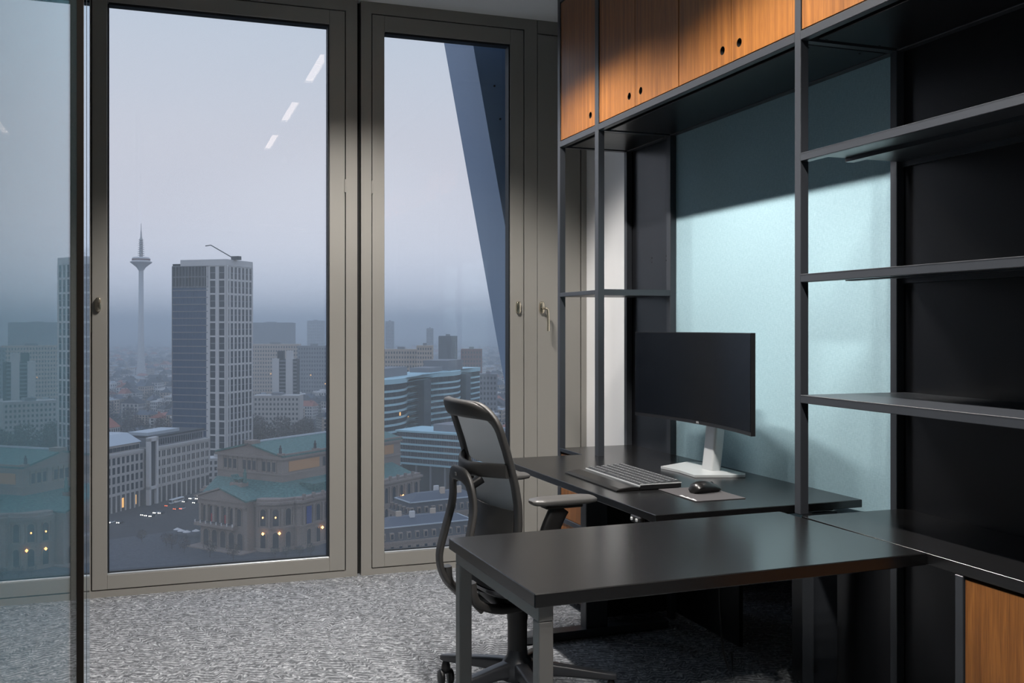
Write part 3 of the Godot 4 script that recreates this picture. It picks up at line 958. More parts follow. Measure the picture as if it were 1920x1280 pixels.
func chair() -> void:
	var t := thing("office_chair", "dark grey office chair with a mesh back and armrests", "chair", Vector3(1.165, 0, -3.225), deg_to_rad(3.0))
	# five-star base with castors
	var b0 := B.new()
	lathe(b0, Vector3.ZERO, [[0.030, 0.085], [0.056, 0.092], [0.058, 0.135], [0.050, 0.155], [0.037, 0.170], [0.033, 0.20]], 28)
	part(b0, "base_hub", M.chair_base, t)
	for i in 5:
		var a := deg_to_rad(-121.0 + 72.0 * i)
		var u := Vector3(cos(a), 0, sin(a))
		var w := Vector3(-sin(a), 0, cos(a))
		var rings := []
		for q in [[0.030, 0.128, 0.027, 0.030], [0.09, 0.126, 0.024, 0.024], [0.18, 0.116, 0.021, 0.019], [0.27, 0.105, 0.019, 0.015], [0.325, 0.099, 0.018, 0.012], [0.340, 0.097, 0.012, 0.010]]:
			rings.append(slot(u * q[0] + Vector3(0, q[1], 0), w * q[2], Vector3(0, q[3], 0), 4.0, 16))
		part(B.new().loft(rings), "base_leg", M.chair_base, t)
		var c := Node3D.new()
		c.name = "castor"
		t.add_child(c, true)
		var cb := u * 0.322
		var turn := Vector3(cos(a * 1.7 + 0.5), 0, sin(a * 1.7 + 0.5))
		var hood := B.new()
		lathe(hood, cb, [[0.006, 0.040], [0.018, 0.052], [0.016, 0.070], [0.008, 0.095]], 14)
		part(hood, "stem", M.chair_black, c)
		for s in [-1.0, 1.0]:
			var wh := B.new()
			lathe(wh, cb + Vector3(0, 0.0285, 0) + turn * s * 0.017, [[0.006, -0.010], [0.022, -0.0095], [0.0275, -0.006], [0.0283, 0.0], [0.0275, 0.006], [0.022, 0.0095], [0.006, 0.010]], 20, turn)
			part(wh, "wheel", M.chair_black, c)
	var col := B.new()
	lathe(col, Vector3.ZERO, [[0.034, 0.165], [0.034, 0.29], [0.036, 0.295], [0.036, 0.39]], 24)
	part(col, "column", M.chair_black, t)
	# mechanism, seat shell and cushion
	var mech := []
	for q in [[0.33, 0.05, 0.035], [0.355, 0.085, 0.055], [0.385, 0.12, 0.075], [0.41, 0.14, 0.09]]:
		mech.append(slot(Vector3(-0.01, q[0], 0), Vector3(q[1], 0, 0), Vector3(0, 0, q[2]), 3.0, 24))
	part(B.new().loft(mech), "mechanism", M.chair_black, t)
	var yoke := B.new()
	tube(yoke, bez([Vector3(-0.215, 0.470, 0.12), Vector3(-0.20, 0.405, 0.115), Vector3(-0.12, 0.362, 0.08), Vector3(-0.02, 0.345, 0.03), Vector3(0.02, 0.345, 0.0)], 20), 0.05, 0.028, Vector3(0.3, 1, 0), 3.5)
	tube(yoke, bez([Vector3(-0.215, 0.470, -0.12), Vector3(-0.20, 0.405, -0.115), Vector3(-0.12, 0.362, -0.08), Vector3(-0.02, 0.345, -0.03), Vector3(0.02, 0.345, 0.0)], 20), 0.05, 0.028, Vector3(0.3, 1, 0), 3.5)
	part(yoke, "yoke", M.chair_shell, t)
	var sh := []
	for q in [[0.405, 0.14, 0.15], [0.415, 0.20, 0.20], [0.432, 0.228, 0.226], [0.446, 0.232, 0.232]]:
		sh.append(slot(Vector3(0.055, q[0], 0), Vector3(q[1], 0, 0), Vector3(0, 0, q[2]), 3.6, 36))
	part(B.new().loft(sh), "seat_shell", M.chair_base, t)
	var cu := []
	for q in [[0.447, 0.230, 0.230], [0.460, 0.240, 0.240], [0.482, 0.240, 0.240], [0.496, 0.228, 0.228], [0.500, 0.19, 0.19]]:
		cu.append(slot(Vector3(0.058, q[0], 0), Vector3(q[1], 0, 0), Vector3(0, 0, q[2]), 3.6, 36))
	part(B.new().loft(cu), "seat", M.fabric, t)
	for z in [-0.11, 0.11]: part(B.new().chamfer(Vector3(0.02, 0.412, z), Vector3(0.11, 0.022, 0.05), 0.004), "adjuster", M.chair_black, t)
	# backrest: outer frame, rolled head rail, cross bar, net, lumbar panel
	part(ring_frame(-0.93, 0.93, 0.535, 1.035, 0.075, 0.046, 0.020, 0.0), "back_frame", M.chair_shell, t)
	var head := []
	for k in 19:
		var s := -0.90 + 1.80 * k / 18.0
		var c := back_at(s, 1.030 - 0.030 * pow(absf(s), 5.0), -0.012 + 0.012 * pow(absf(s), 4.0))
		var f := 1.0 - 0.62 * pow(absf(s), 4.0)
		head.append(slot(c, Vector3(-0.30, 1.0, 0).normalized() * 0.030 * f, Vector3(1.0, 0.30, 0).normalized() * 0.013 * f, 3.0, 18))
	part(B.new().loft(head), "head_rail", M.chair_shell, t)
	var bar := []
	for k in 15:
		var s := -0.93 + 1.86 * k / 14.0
		bar.append(slot(back_at(s, 0.825 + 0.012 * absf(s), -0.008 - 0.03 * (1.0 - s * s)), Vector3(0, 0.024, 0), Vector3(0.009, 0, 0), 3.0, 16))
	part(B.new().loft(bar), "cross_bar", M.chair_shell, t)
	part(B.new().sheet(back_sheet(-0.88, 0.88, 0.845, 1.015, 0.014), 0.003), "back_net", M.net, t, "grey mesh in the upper back")
	part(B.new().sheet(back_sheet(-0.88, 0.88, 0.56, 0.81, 0.014), 0.003), "back_net", M.net, t, "grey mesh in the lower back")
	var lum := part(B.new().sheet(back_sheet(-0.86, 0.86, 0.575, 0.705, -0.004), 0.004), "lumbar_panel", M.chair_shell, t, "perforated lumbar panel")
	var dots := B.new()
	for i in 11:
		for j in 26:
			var s := -0.78 + 1.56 * (j + 0.5 * (i % 2)) / 26.0
			var c := back_at(s, 0.586 + 0.0108 * i, -0.0052)
			dots.quad(c + Vector3(0, -0.0038, 0), c + Vector3(0, 0, -0.0040), c + Vector3(0, 0.0038, 0), c + Vector3(0, 0, 0.0040), Vector3.LEFT)
	tag(part(dots, "perforation", M.deep, lum), "", "", "", "stuff")
	# the arch that carries the back
	var arch := [Vector3(-0.175, 0.372, -0.10), Vector3(-0.225, 0.43, -0.115), Vector3(-0.242, 0.505, -0.122), Vector3(-0.222, 0.60, -0.118), Vector3(-0.200, 0.70, -0.105), Vector3(-0.205, 0.775, -0.085), Vector3(-0.212, 0.803, -0.055), Vector3(-0.215, 0.808, 0.0), Vector3(-0.212, 0.803, 0.055), Vector3(-0.205, 0.775, 0.085), Vector3(-0.200, 0.70, 0.105), Vector3(-0.222, 0.60, 0.118), Vector3(-0.242, 0.505, 0.122), Vector3(-0.225, 0.43, 0.115), Vector3(-0.175, 0.372, 0.10)]
	var ab := B.new()
	var ap := bez(arch, 60)
	var rings := []
	for i in ap.size():
		var tg: Vector3 = (ap[mini(i + 1, ap.size() - 1)] - ap[maxi(i - 1, 0)]).normalized()
		var nx := Vector3(1, 0, 0)
		var side := tg.cross(nx).normalized()
		nx = side.cross(tg).normalized()
		rings.append(slot(ap[i], side * 0.024, nx * 0.009, 3.5, 16))
	part(ab.loft(rings), "back_arch", M.chair_shell, t)
	var mk := part(B.new().chamfer(Vector3(-0.2255, 0.806, 0.0), Vector3(0.002, 0.012, 0.014), 0.0006), "maker_badge", M.coat_light, t, "tiny pale badge")
	mk.rotation.z = 0.0
	for z in [-0.10, 0.10]:
		var jn := B.new()
		tube(jn, [Vector3(-0.208, 0.775, z * 0.85), Vector3(-0.165, 0.80, z * 0.9)], 0.03, 0.03, Vector3(0, 1, 0.2), 3.0)
		part(jn, "arch_joint", M.chair_black, t)
	# armrests
	for s in [-1.0, 1.0]:
		var ar := Node3D.new()
		ar.name = "armrest"
		t.add_child(ar, true)
		var up := B.new()
		tube(up, bez([Vector3(0.04, 0.418, s * 0.20), Vector3(0.02, 0.425, s * 0.262), Vector3(-0.015, 0.50, s * 0.276), Vector3(-0.012, 0.62, s * 0.276), Vector3(0.015, 0.69, s * 0.274), Vector3(0.035, 0.722, s * 0.272)], 22), 0.030, 0.062, Vector3(1, 0.2, 0), 3.5, 18)
		part(up, "upright", M.chair_black, ar)
		var pad := []
		for q in [[-0.068, 0.018, 0.004], [-0.060, 0.034, 0.010], [-0.03, 0.042, 0.013], [0.04, 0.044, 0.014], [0.12, 0.043, 0.013], [0.148, 0.036, 0.010], [0.158, 0.020, 0.004]]:
			pad.append(slot(Vector3(q[0], 0.743, s * 0.270), Vector3(0, 0, q[1]), Vector3(0, q[2], 0), 3.0, 20))
		part(B.new().loft(pad), "arm_pad", M.chair_pad, ar, "grey padded arm top")
		part(B.new().chamfer(Vector3(0.04, 0.727, s * 0.27), Vector3(0.13, 0.012, 0.05), 0.003), "pad_plate", M.chair_black, ar)

# ---------------------------------------------------------------- the city below
# Survey frame of the city: across (metres to the right of the sight axis) and out (metres along it).
func site(across: float, out: float, y := STREET) -> Vector3:
	return Vector3(across * cos(YAW) + out * sin(YAW), y, across * sin(YAW) - out * cos(YAW))

# A building stands with its nearest corner at its origin: x runs to -width along the front, z to -depth along the right side.
func building(called: String, label: String, across: float, out: float, turn: float, group := "", category := "building") -> Node3D:
	return thing(called, label, category, site(across, out), -(YAW + deg_to_rad(turn)), group)

var claims := []
func claim(t: Node3D, x0: float, x1: float, z0: float, z1: float) -> void:
	# keeps houses and trees off a footprint
	var nx := int((x1 - x0) / 14.0) + 1
	var nz := int((z1 - z0) / 14.0) + 1
	for i in nx + 1:
		for j in nz + 1:
			var p := t.transform * Vector3(lerpf(x0, x1, float(i) / nx), 0, lerpf(z0, z1, float(j) / nz))
			claims.append([Vector2(p.x, p.z), 9.0])

func free_spot(at: Vector3, r: float) -> bool:
	var p := Vector2(at.x, at.z)
	for c in claims:
		if p.distance_squared_to(c[0]) < (r + c[1]) * (r + c[1]): return false
	claims.append([p, r])
	return true

func grid_face(t: Node3D, wall: Material, glass: Material, o: Vector3, u: Vector3, nrm: Vector3, w: float, y0: float, y1: float, cols: int, rows: int, fw: float, fh: float, deep := 0.5, pane_name := "window") -> void:
	# piers and spandrels in front, one pane for each opening behind them
	var cw := w / cols
	var ch := (y1 - y0) / rows
	var g := B.new()
	var across := u.abs()
	var thru := nrm.abs()
	for i in cols + 1:
		g.box(o + u * cw * i + Vector3(0, (y0 + y1) / 2, 0) - nrm * deep / 2, across * cw * (1.0 - fw) + Vector3(0, y1 - y0, 0) + thru * deep)
	for j in rows + 1:
		g.box(o + u * w / 2 + Vector3(0, y0 + ch * j, 0) - nrm * (deep / 2 + 0.03), across * w + Vector3(0, ch * (1.0 - fh), 0) + thru * (deep - 0.06))
	part(g, "facade_grid", wall, t)
	for i in cols:
		for j in rows:
			block(pane_name, glass, t, o + u * cw * (i + 0.5) + Vector3(0, y0 + ch * (j + 0.5), 0) - nrm * (deep - 0.02), across * cw * fw * 1.04 + Vector3(0, ch * fh * 1.04, 0) + thru * 0.1)

func solid(x0: float, x1: float, y0: float, y1: float, z0: float, z1: float) -> B:
	return B.new().span(Vector3(x0, y0, z0), Vector3(x1, y1, z1))

func tower() -> void:
	var t := building("office_tower", "tall white-gridded office tower with a glass flank", -226.8, 790.0, 17.0)
	claim(t, -50, 0, -38, 0)
	part(solid(-50.0, -0.3, 0, 165.5, -38.3, -0.7), "core", M.city_dark, t)
	grid_face(t, M.city_white, M.city_glass, Vector3(0, 0, 0), Vector3.FORWARD, Vector3.RIGHT, 38.3, 6.0, 163.5, 7, 14, 0.60, 0.86, 0.28)
	grid_face(t, M.city_white, M.city_glass, Vector3(-16.5, 0, 0), Vector3.RIGHT, Vector3.BACK, 16.5, 6.0, 163.5, 2, 14, 0.60, 0.88, 0.7)
	var sp := B.new()
	for j in 14:
		var y := 6.0 + 11.25 * (j + 0.5)
		sp.span(Vector3(-0.25, y - 0.35, -38.0), Vector3(-0.12, y + 0.35, -0.3))
		sp.span(Vector3(-16.3, y - 0.35, -0.55), Vector3(-0.3, y + 0.35, -0.35))
	part(sp, "spandrel", M.city_grey, t)
	part(solid(-42.0, 0.35, 163.5, 168.5, -38.5, 0.35), "crown", M.city_white, t)
	part(solid(-50.0, -16.6, 0, 146.0, -0.7, -0.25), "curtain_wall", M.curtain_glass, t, "dark blue curtain wall")
	for j in 26: block("floor_band", M.city_grey, t, Vector3(-33.4, 4.0 + 5.6 * j, -0.15), Vector3(33.4, 0.75, 0.5))
	var mu := B.new()
	for i in 23: mu.span(Vector3(-50.0 + 1.5 * i, 0, -0.28), Vector3(-49.8 + 1.5 * i, 146.0, -0.12))
	part(mu, "mullion", M.city_dark, t)
	# open crown of the glass flank
	var cr := B.new()
	for i in 12: cr.span(Vector3(-50.0 + 3.0 * i, 146.0, -0.6), Vector3(-49.5 + 3.0 * i, 163.5, 0.0))
	for y in [146.4, 154.5, 163.0]: cr.span(Vector3(-50.0, y, -0.6), Vector3(-16.5, y + 0.7, 0.0))
	part(cr, "crown_lattice", M.city_grey, t)
	part(solid(-50.3, -49.7, 0, 163.5, -38.0, 0.1), "edge_fin", M.city_grey, t)
	for q in [[-38.0, 150.0], [-29.0, 150.0], [-21.0, 150.0], [-38.0, 158.0], [-29.0, 158.0], [-21.0, 158.0]]: block("window", M.city_glass, t, Vector3(q[0], q[1], -0.62), Vector3(4.6, 5.6, 0.2))
	var c := B.new()
	tube(c, [Vector3(2.0, 169.0, -12.0), Vector3(-4.0, 171.5, -12.0), Vector3(-22.0, 181.0, -12.0), Vector3(-27.0, 180.5, -12.0)], 0.8, 0.8, Vector3.BACK)
	c.span(Vector3(-2.0, 168.5, -14.0), Vector3(5.0, 171.5, -10.0))
	part(c, "roof_crane", M.city_dark, t)

func tv_tower() -> void:
	var t := thing("television_tower", "slender television tower with a disc-shaped pod fading in the haze", "tower", site(-819.5, 2200.0))
	claim(t, -12, 12, -12, 12)
	var s := B.new()
	lathe(s, Vector3.ZERO, [[10.5, 0.0], [6.6, 60.0], [5.6, 140.0], [5.0, 240.0], [4.6, 246.0]], 24)
	part(s, "shaft", M.city_white, t)
	var p := B.new()
	lathe(p, Vector3.ZERO, [[5.0, 238.0], [10.0, 246.0], [22.5, 256.0], [23.5, 258.0], [19.0, 259.5], [19.0, 266.0], [16.0, 268.0], [4.0, 269.0]], 32)
	part(p, "pod", M.city_white, t)
	var q := B.new()
	lathe(q, Vector3.ZERO, [[19.3, 261.5], [19.3, 264.0]], 32)
	part(q, "pod_band", M.city_red, t)
	for i in 9:
		var d := B.new()
		lathe(d, Vector3(0, 272.0 + 4.2 * i, 0), [[7.2 - 0.25 * i, 0.0], [7.2 - 0.25 * i, 0.9]], 16)
		part(d, "antenna_platform", M.city_white, t)
	var a := B.new()
	lathe(a, Vector3.ZERO, [[4.0, 268.0], [3.4, 308.0], [2.0, 312.0], [1.3, 325.0], [0.9, 326.0], [0.4, 343.0]], 14)
	part(a, "mast", M.city_white, t)

func arch_pane(w: float, h: float) -> ArrayMesh:
	# a round-headed opening in the xy plane, foot at the origin
	var lo := PackedVector3Array([Vector3(w / 2, 0, -0.15), Vector3(-w / 2, 0, -0.15)])
	for i in 9:
		var a := PI - PI * i / 8.0
		lo.append(Vector3(cos(a) * w / 2, h - w / 2 + sin(a) * w / 2, -0.15))
	var hi := PackedVector3Array()
	for p in lo: hi.append(p + Vector3(0, 0, 0.3))
	return B.new().hull(lo, hi).mesh()

func arch_trim(w: float, h: float) -> ArrayMesh:
	# jambs and arch stones that stand proud round the opening
	var b := B.new()
	for s in [-1.0, 1.0]: b.span(Vector3(s * w / 2, 0, 0), Vector3(s * (w / 2 + 0.45), h - w / 2, 0.45))
	for i in 8:
		var a := PI * i / 8.0
		var c := PI * (i + 1) / 8.0
		var o := Vector3(0, h - w / 2, 0)
		var p := func(ang: float, r: float, z: float) -> Vector3: return o + Vector3(cos(ang) * r, sin(ang) * r, z)
		b.hull(PackedVector3Array([p.call(a, w / 2, 0), p.call(c, w / 2, 0), p.call(c, w / 2 + 0.45, 0), p.call(a, w / 2 + 0.45, 0)]), PackedVector3Array([p.call(a, w / 2, 0.45), p.call(c, w / 2, 0.45), p.call(c, w / 2 + 0.45, 0.45), p.call(a, w / 2 + 0.45, 0.45)]))
	return b.mesh()

func opera() -> void:
	var t := building("opera_house", "sandstone opera house with green copper roofs and a pillared portico", -122.4, 530.0, 31.0)
	claim(t, -52, 20, -104, 33)
	# lower storeys: wings and a rounded corner beside the portico
	var foot := []
	foot.append(Vector2(-35, 20.5))
	foot.append(Vector2(3, 20.5))
	for i in 13:
		var a := PI / 2 - PI / 2 * i / 12.0
		foot.append(Vector2(3 + 13.5 * cos(a), 8.0 + 13.5 * sin(a)))
	for p in [[18.2, 8.0], [20, 7.0], [20, -96], [-52, -96], [-52, 7.0], [-48.5, 7.0]]: foot.append(Vector2(p[0], p[1]))
	var slab := func(y0: float, y1: float, grow: float) -> B:
		var lo := PackedVector3Array()
		var hi := PackedVector3Array()
		var mid := Vector2(-16, -40)
		for q in foot:
			var d: Vector2 = (q - mid)
			var e: Vector2 = Vector2(signf(d.x) * minf(absf(d.x) / 12.0, 1.0), signf(d.y) * minf(absf(d.y) / 12.0, 1.0)) * grow
			lo.append(Vector3(q.x + e.x, y0, q.y + e.y))
			hi.append(Vector3(q.x + e.x, y1, q.y + e.y))
		return B.new().hull(lo, hi)
	part(slab.call(0, 23.0, 0.0), "wall", M.sandstone, t)
	part(slab.call(0, 1.8, 0.7), "plinth", M.sandstone, t)
	part(slab.call(11.6, 12.6, 0.7), "string_course", M.sandstone, t)
	part(slab.call(22.2, 23.0, 0.6), "architrave", M.sandstone, t)
	part(slab.call(24.2, 25.4, 1.5), "cornice", M.sandstone, t)
	part(slab.call(23.0, 24.2, 0.2), "frieze", M.sandstone, t)
	part(slab.call(25.4, 26.8, 0.3), "parapet", M.sandstone, t)
	# posts of the parapet along the right wing
	for i in 14:
		var z := 5.0 - 7.2 * i
		part(solid(19.6, 21.0, 25.4, 28.4, z - 0.7, z + 0.7), "parapet_post", M.sandstone, t)
	# low copper roofs between the lower walls and the upper block
	part(B.new().hull(PackedVector3Array([Vector3(-40, 26.3, 18.5), Vector3(2, 26.3, 19), Vector3(14, 26.3, 12), Vector3(18, 26.3, 4), Vector3(18, 26.3, -94), Vector3(-50, 26.3, -94)]), PackedVector3Array([Vector3(-48, 32.0, 1), Vector3(-2, 32.0, 1), Vector3(-0.5, 32.0, 0.8), Vector3(0.5, 32.0, 0), Vector3(0.5, 32.0, -94), Vector3(-49, 32.0, -94)])), "lower_roof", M.copper, t)
	part(solid(5.0, 15.0, 27.5, 31.5, -28.0, -8.0), "roof_lantern", M.copper, t)
	# arches
	var pane_hi := arch_pane(3.0, 8.6)
	var trim_hi := arch_trim(3.0, 8.6)
	var pane_lo := arch_pane(2.9, 8.0)
	var trim_lo := arch_trim(2.9, 8.0)
	var put := func(m: Mesh, called: String, mt: Material, at: Vector3, face: float) -> void:
		var o := part(m, called, mt, t)
		o.position = at
		o.rotation.y = face
	for k in 3:
		var a := PI / 2 - deg_to_rad(18.0 + 27.0 * k)
		var p := Vector3(3 + 13.5 * cos(a), 0, 8.0 + 13.5 * sin(a))
		var face := PI / 2 - a
		put.call(pane_hi, "arched_window", M.city_glass, p + Vector3(0, 13.2, 0), face)
		put.call(trim_hi, "arch_stones", M.sandstone, p + Vector3(0, 13.2, 0), face)
		put.call(pane_lo, "arched_window", M.city_glass, p + Vector3(0, 1.9, 0), face)
		put.call(trim_lo, "arch_stones", M.sandstone, p + Vector3(0, 1.9, 0), face)
	for k in 4:
		var a := PI / 2 - deg_to_rad(4.5 + 27.0 * k)
		var p := Vector3(3 + 13.7 * cos(a), 17.3, 8.0 + 13.7 * sin(a))
		var o := part(B.new().box(Vector3.ZERO, Vector3(1.1, 9.4, 0.9)), "pilaster", M.sandstone, t)
		o.position = p
		o.rotation.y = PI / 2 - a
	for i in 14:
		var z := 1.5 - 7.2 * i
		if i != 0:
			put.call(pane_hi, "arched_window", M.city_glass, Vector3(20, 13.2, z), PI / 2)
			put.call(trim_hi, "arch_stones", M.sandstone, Vector3(20, 13.2, z), PI / 2)
		put.call(pane_lo, "arched_window", M.city_glass, Vector3(20, 1.9, z), PI / 2)
		put.call(trim_lo, "arch_stones", M.sandstone, Vector3(20, 1.9, z), PI / 2)
		part(solid(20, 20.7, 12.6, 22.2, z + 2.9, z + 4.3), "pilaster", M.sandstone, t)
	# portico
	var po := Node3D.new()
	po.name = "portico"
	t.add_child(po)
	part(solid(-33, 1, 0, 23.0, 19, 26.0), "wall", M.sandstone, po)
	for i in 6: part(solid(-32.6 + 5.0 * i, -31.0 + 5.0 * i, 12.6, 22.4, 26.0, 27.6), "pillar", M.sandstone, po)
	part(solid(-33.2, 1.2, 22.4, 25.4, 19, 27.8), "entablature", M.sandstone, po)
	part(solid(-34, 2, 25.0, 25.9, 19, 28.6), "cornice", M.sandstone, po)
	part(solid(-34, -5.5, 11.2, 12.6, 26.0, 29.6), "balcony", M.sandstone, po)
	for i in 8: part(solid(-33.6 + 3.9 * i, -33.0 + 3.9 * i, 12.6, 14.0, 29.0, 29.6), "balcony_post", M.city_white, po)
	part(solid(-33.8, -5.8, 13.5, 13.9, 29.1, 29.5), "balcony_rail", M.city_dark, po)
	part(B.new().hull(PackedVector3Array([Vector3(-33.5, 25.9, 28.2), Vector3(1.5, 25.9, 28.2), Vector3(-16, 30.8, 28.2)]), PackedVector3Array([Vector3(-33.5, 25.9, 14), Vector3(1.5, 25.9, 14), Vector3(-16, 30.8, 14)])), "pediment", M.sandstone, po)
	part(B.new().hull(PackedVector3Array([Vector3(-35, 25.8, 28.9), Vector3(-16, 31.2, 28.9), Vector3(-16, 32.0, 28.9), Vector3(-35, 26.6, 28.9)]), PackedVector3Array([Vector3(-35, 25.8, 12), Vector3(-16, 31.2, 12), Vector3(-16, 32.0, 12), Vector3(-35, 26.6, 12)])), "pediment_roof", M.sandstone, po)
	part(B.new().hull(PackedVector3Array([Vector3(3, 25.8, 28.9), Vector3(-16, 31.2, 28.9), Vector3(-16, 32.0, 28.9), Vector3(3, 26.6, 28.9)]), PackedVector3Array([Vector3(3, 25.8, 12), Vector3(-16, 31.2, 12), Vector3(-16, 32.0, 12), Vector3(3, 26.6, 12)])), "pediment_roof", M.copper, po)
	var pm := arch_pane(3.0, 8.8)
	var tm := arch_trim(3.0, 8.8)
	for i in 6:
		for m in [[pm, "arched_window", M.city_dark], [tm, "arch_stones", M.sandstone]]:
			var o := part(m[0], m[1], m[2], po)
			o.position = Vector3(-29.4 + 5.0 * i, 12.8, 26.0)
	var ga := arch_pane(4.0, 8.6)
	var gt := arch_trim(4.0, 8.6)
	for i in 5:
		for m in [[ga, "doorway", M.city_dark], [gt, "arch_stones", M.sandstone]]:
			var o := part(m[0], m[1], m[2], po)
			o.position = Vector3(-28.5 + 6.2 * i, 0.6, 26.0)
	for x in [-25.7, -15.7]: block("red_banner", M.red_cloth, po, Vector3(x + 2.2, 15.2, 26.9), Vector3(1.5, 5.0, 0.12))
	part(solid(-36, 4, 0, 0.6, 19, 33), "steps", M.sandstone, po)
	# bronze team of animals on the gable
	var st := Node3D.new()
	st.name = "gable_statue"
	t.add_child(st)
	part(solid(-20, -12, 30.0, 33.0, 12.5, 18.0), "pedestal", M.sandstone, st)
	for i in 4:
		var a := B.new()
		var z := 17.2 - 1.2 * i
		tube(a, bez([Vector3(-13.5, 34.6, z), Vector3(-15.5, 34.9, z), Vector3(-17.5, 34.9, z), Vector3(-18.7, 36.2, z), Vector3(-19.6, 36.4, z)], 10), 0.8, 1.1, Vector3.UP)
		for x in [-14.0, -17.6]: a.span(Vector3(x - 0.2, 33.0, z - 0.3), Vector3(x + 0.2, 34.8, z + 0.3))
		part(a, "animal", M.copper, st)
	var fg := B.new()
	lathe(fg, Vector3(-11.5, 33.0, 15.4), [[1.2, 0.0], [1.0, 2.2], [0.8, 4.0], [1.0, 5.2], [0.4, 6.0], [0.6, 6.6], [0.1, 7.4]], 10)
	part(fg, "figure", M.copper, st)
	# upper block
	var ub := Node3D.new()
	ub.name = "upper_block"
	t.add_child(ub)
	part(solid(-48.7, 0, 24, 44.6, -103, 0), "wall", M.sandstone, ub)
	part(solid(-49.2, 0.5, 35.4, 36.3, -103.5, 0.5), "string_course", M.sandstone, ub)
	part(solid(-49.8, 1.1, 43.9, 45.3, -104, 1.1), "cornice", M.sandstone, ub)
	for g in 3:
		for k in 3:
			block("window", M.city_dark, ub, Vector3(-42.4 + 14.6 * g + 3.65 * k, 39.7, 0.02), Vector3(2.1, 5.0, 0.3))
			part(solid(-44.6 + 14.6 * g + 3.65 * k, -43.9 + 14.6 * g + 3.65 * k, 36.3, 43.9, 0, 0.4), "pilaster", M.sandstone, ub)
		part(solid(-44.6 + 14.6 * g + 10.95, -43.9 + 14.6 * g + 10.95, 36.3, 43.9, 0, 0.4), "pilaster", M.sandstone, ub)
	block("relief_panel", M.sand_warm, ub, Vector3(0.0, 39.9, -17.0), Vector3(0.5, 5.4, 24.0))
	block("relief_panel", M.sand_warm, ub, Vector3(0.0, 39.9, -84.0), Vector3(0.5, 5.4, 24.0))
	for i in 9:
		block("window", M.city_dark, ub, Vector3(0.0, 39.7, -33.0 - 4.4 * i), Vector3(0.3, 5.0, 1.9))
		part(solid(0, 0.5, 36.3, 43.9, -35.8 - 4.4 * i, -34.7 - 4.4 * i), "pilaster", M.sandstone, ub)
	part(B.new().hull(PackedVector3Array([Vector3(-48.7, 45.3, 0.3), Vector3(0, 45.3, 0.3), Vector3(-24.35, 50.6, 0.3)]), PackedVector3Array([Vector3(-48.7, 45.3, -103), Vector3(0, 45.3, -103), Vector3(-24.35, 50.6, -103)])), "gable", M.sandstone, ub)
	for s in [-1.0, 1.0]:
		var e: float = -24.35 + s * 25.5
		part(B.new().hull(PackedVector3Array([Vector3(e, 45.2, 1.0), Vector3(-24.35, 50.8, 1.0), Vector3(-24.35, 51.7, 1.0), Vector3(e, 46.1, 1.0)]), PackedVector3Array([Vector3(e, 45.2, -104), Vector3(-24.35, 50.8, -104), Vector3(-24.35, 51.7, -104), Vector3(e, 46.1, -104)])), "roof_slope", M.copper, ub)
	part(solid(-25.0, -23.7, 51.4, 52.4, -104, -6), "ridge", M.zinc, ub)
	part(solid(-27, -21.5, 50.5, 53.0, -5.5, 1.0), "gable_block", M.sandstone, ub)
	for q in [[-1.2, 0.0], [-1.2, -27.0], [-1.2, -56.0], [-1.2, -84.0]]:
		part(solid(q[0] - 1.6, q[0] + 1.9, 45.3, 47.4, q[1] - 1.8, q[1] + 1.0), "parapet_block", M.sandstone, ub)
		var f := B.new()
		lathe(f, Vector3(q[0], 47.4, q[1]), [[0.9, 0.0], [0.7, 1.6], [0.9, 2.6], [0.3, 3.3], [0.5, 3.8], [0.1, 4.4]], 8)
		part(f, "roof_figure", M.city_dark, ub)
	part(solid(0.2, 0.9, 45.3, 47.0, -103, -1), "parapet", M.sandstone, ub)
	# banner and lamps
	block("blue_banner", M.blue_cloth, t, Vector3(20.5, 17.2, 1.5), Vector3(0.3, 9.0, 3.6))
	for q in [[7.3, 16.3, 21.4], [12.8, 16.3, 17.9]]:
		var l := B.new()
		lathe(l, Vector3(q[0], q[1] + 1.2, q[2]), [[0.05, -0.5], [0.45, 0.0], [0.05, 0.5]], 10)
		part(l, "window_lamp", M.warm_light, t)
	for q in [[8.2, 9.5, 22.2], [14.6, 9.5, 17.0], [21.2, 9.0, -8.0], [21.2, 15.5, -78.0]]:
		var l := B.new()
		lathe(l, Vector3(q[0], q[1], q[2]), [[0.05, -0.8], [0.75, 0.0], [0.05, 0.8]], 10)
		part(l, "wall_lamp", M.warm_light, t)

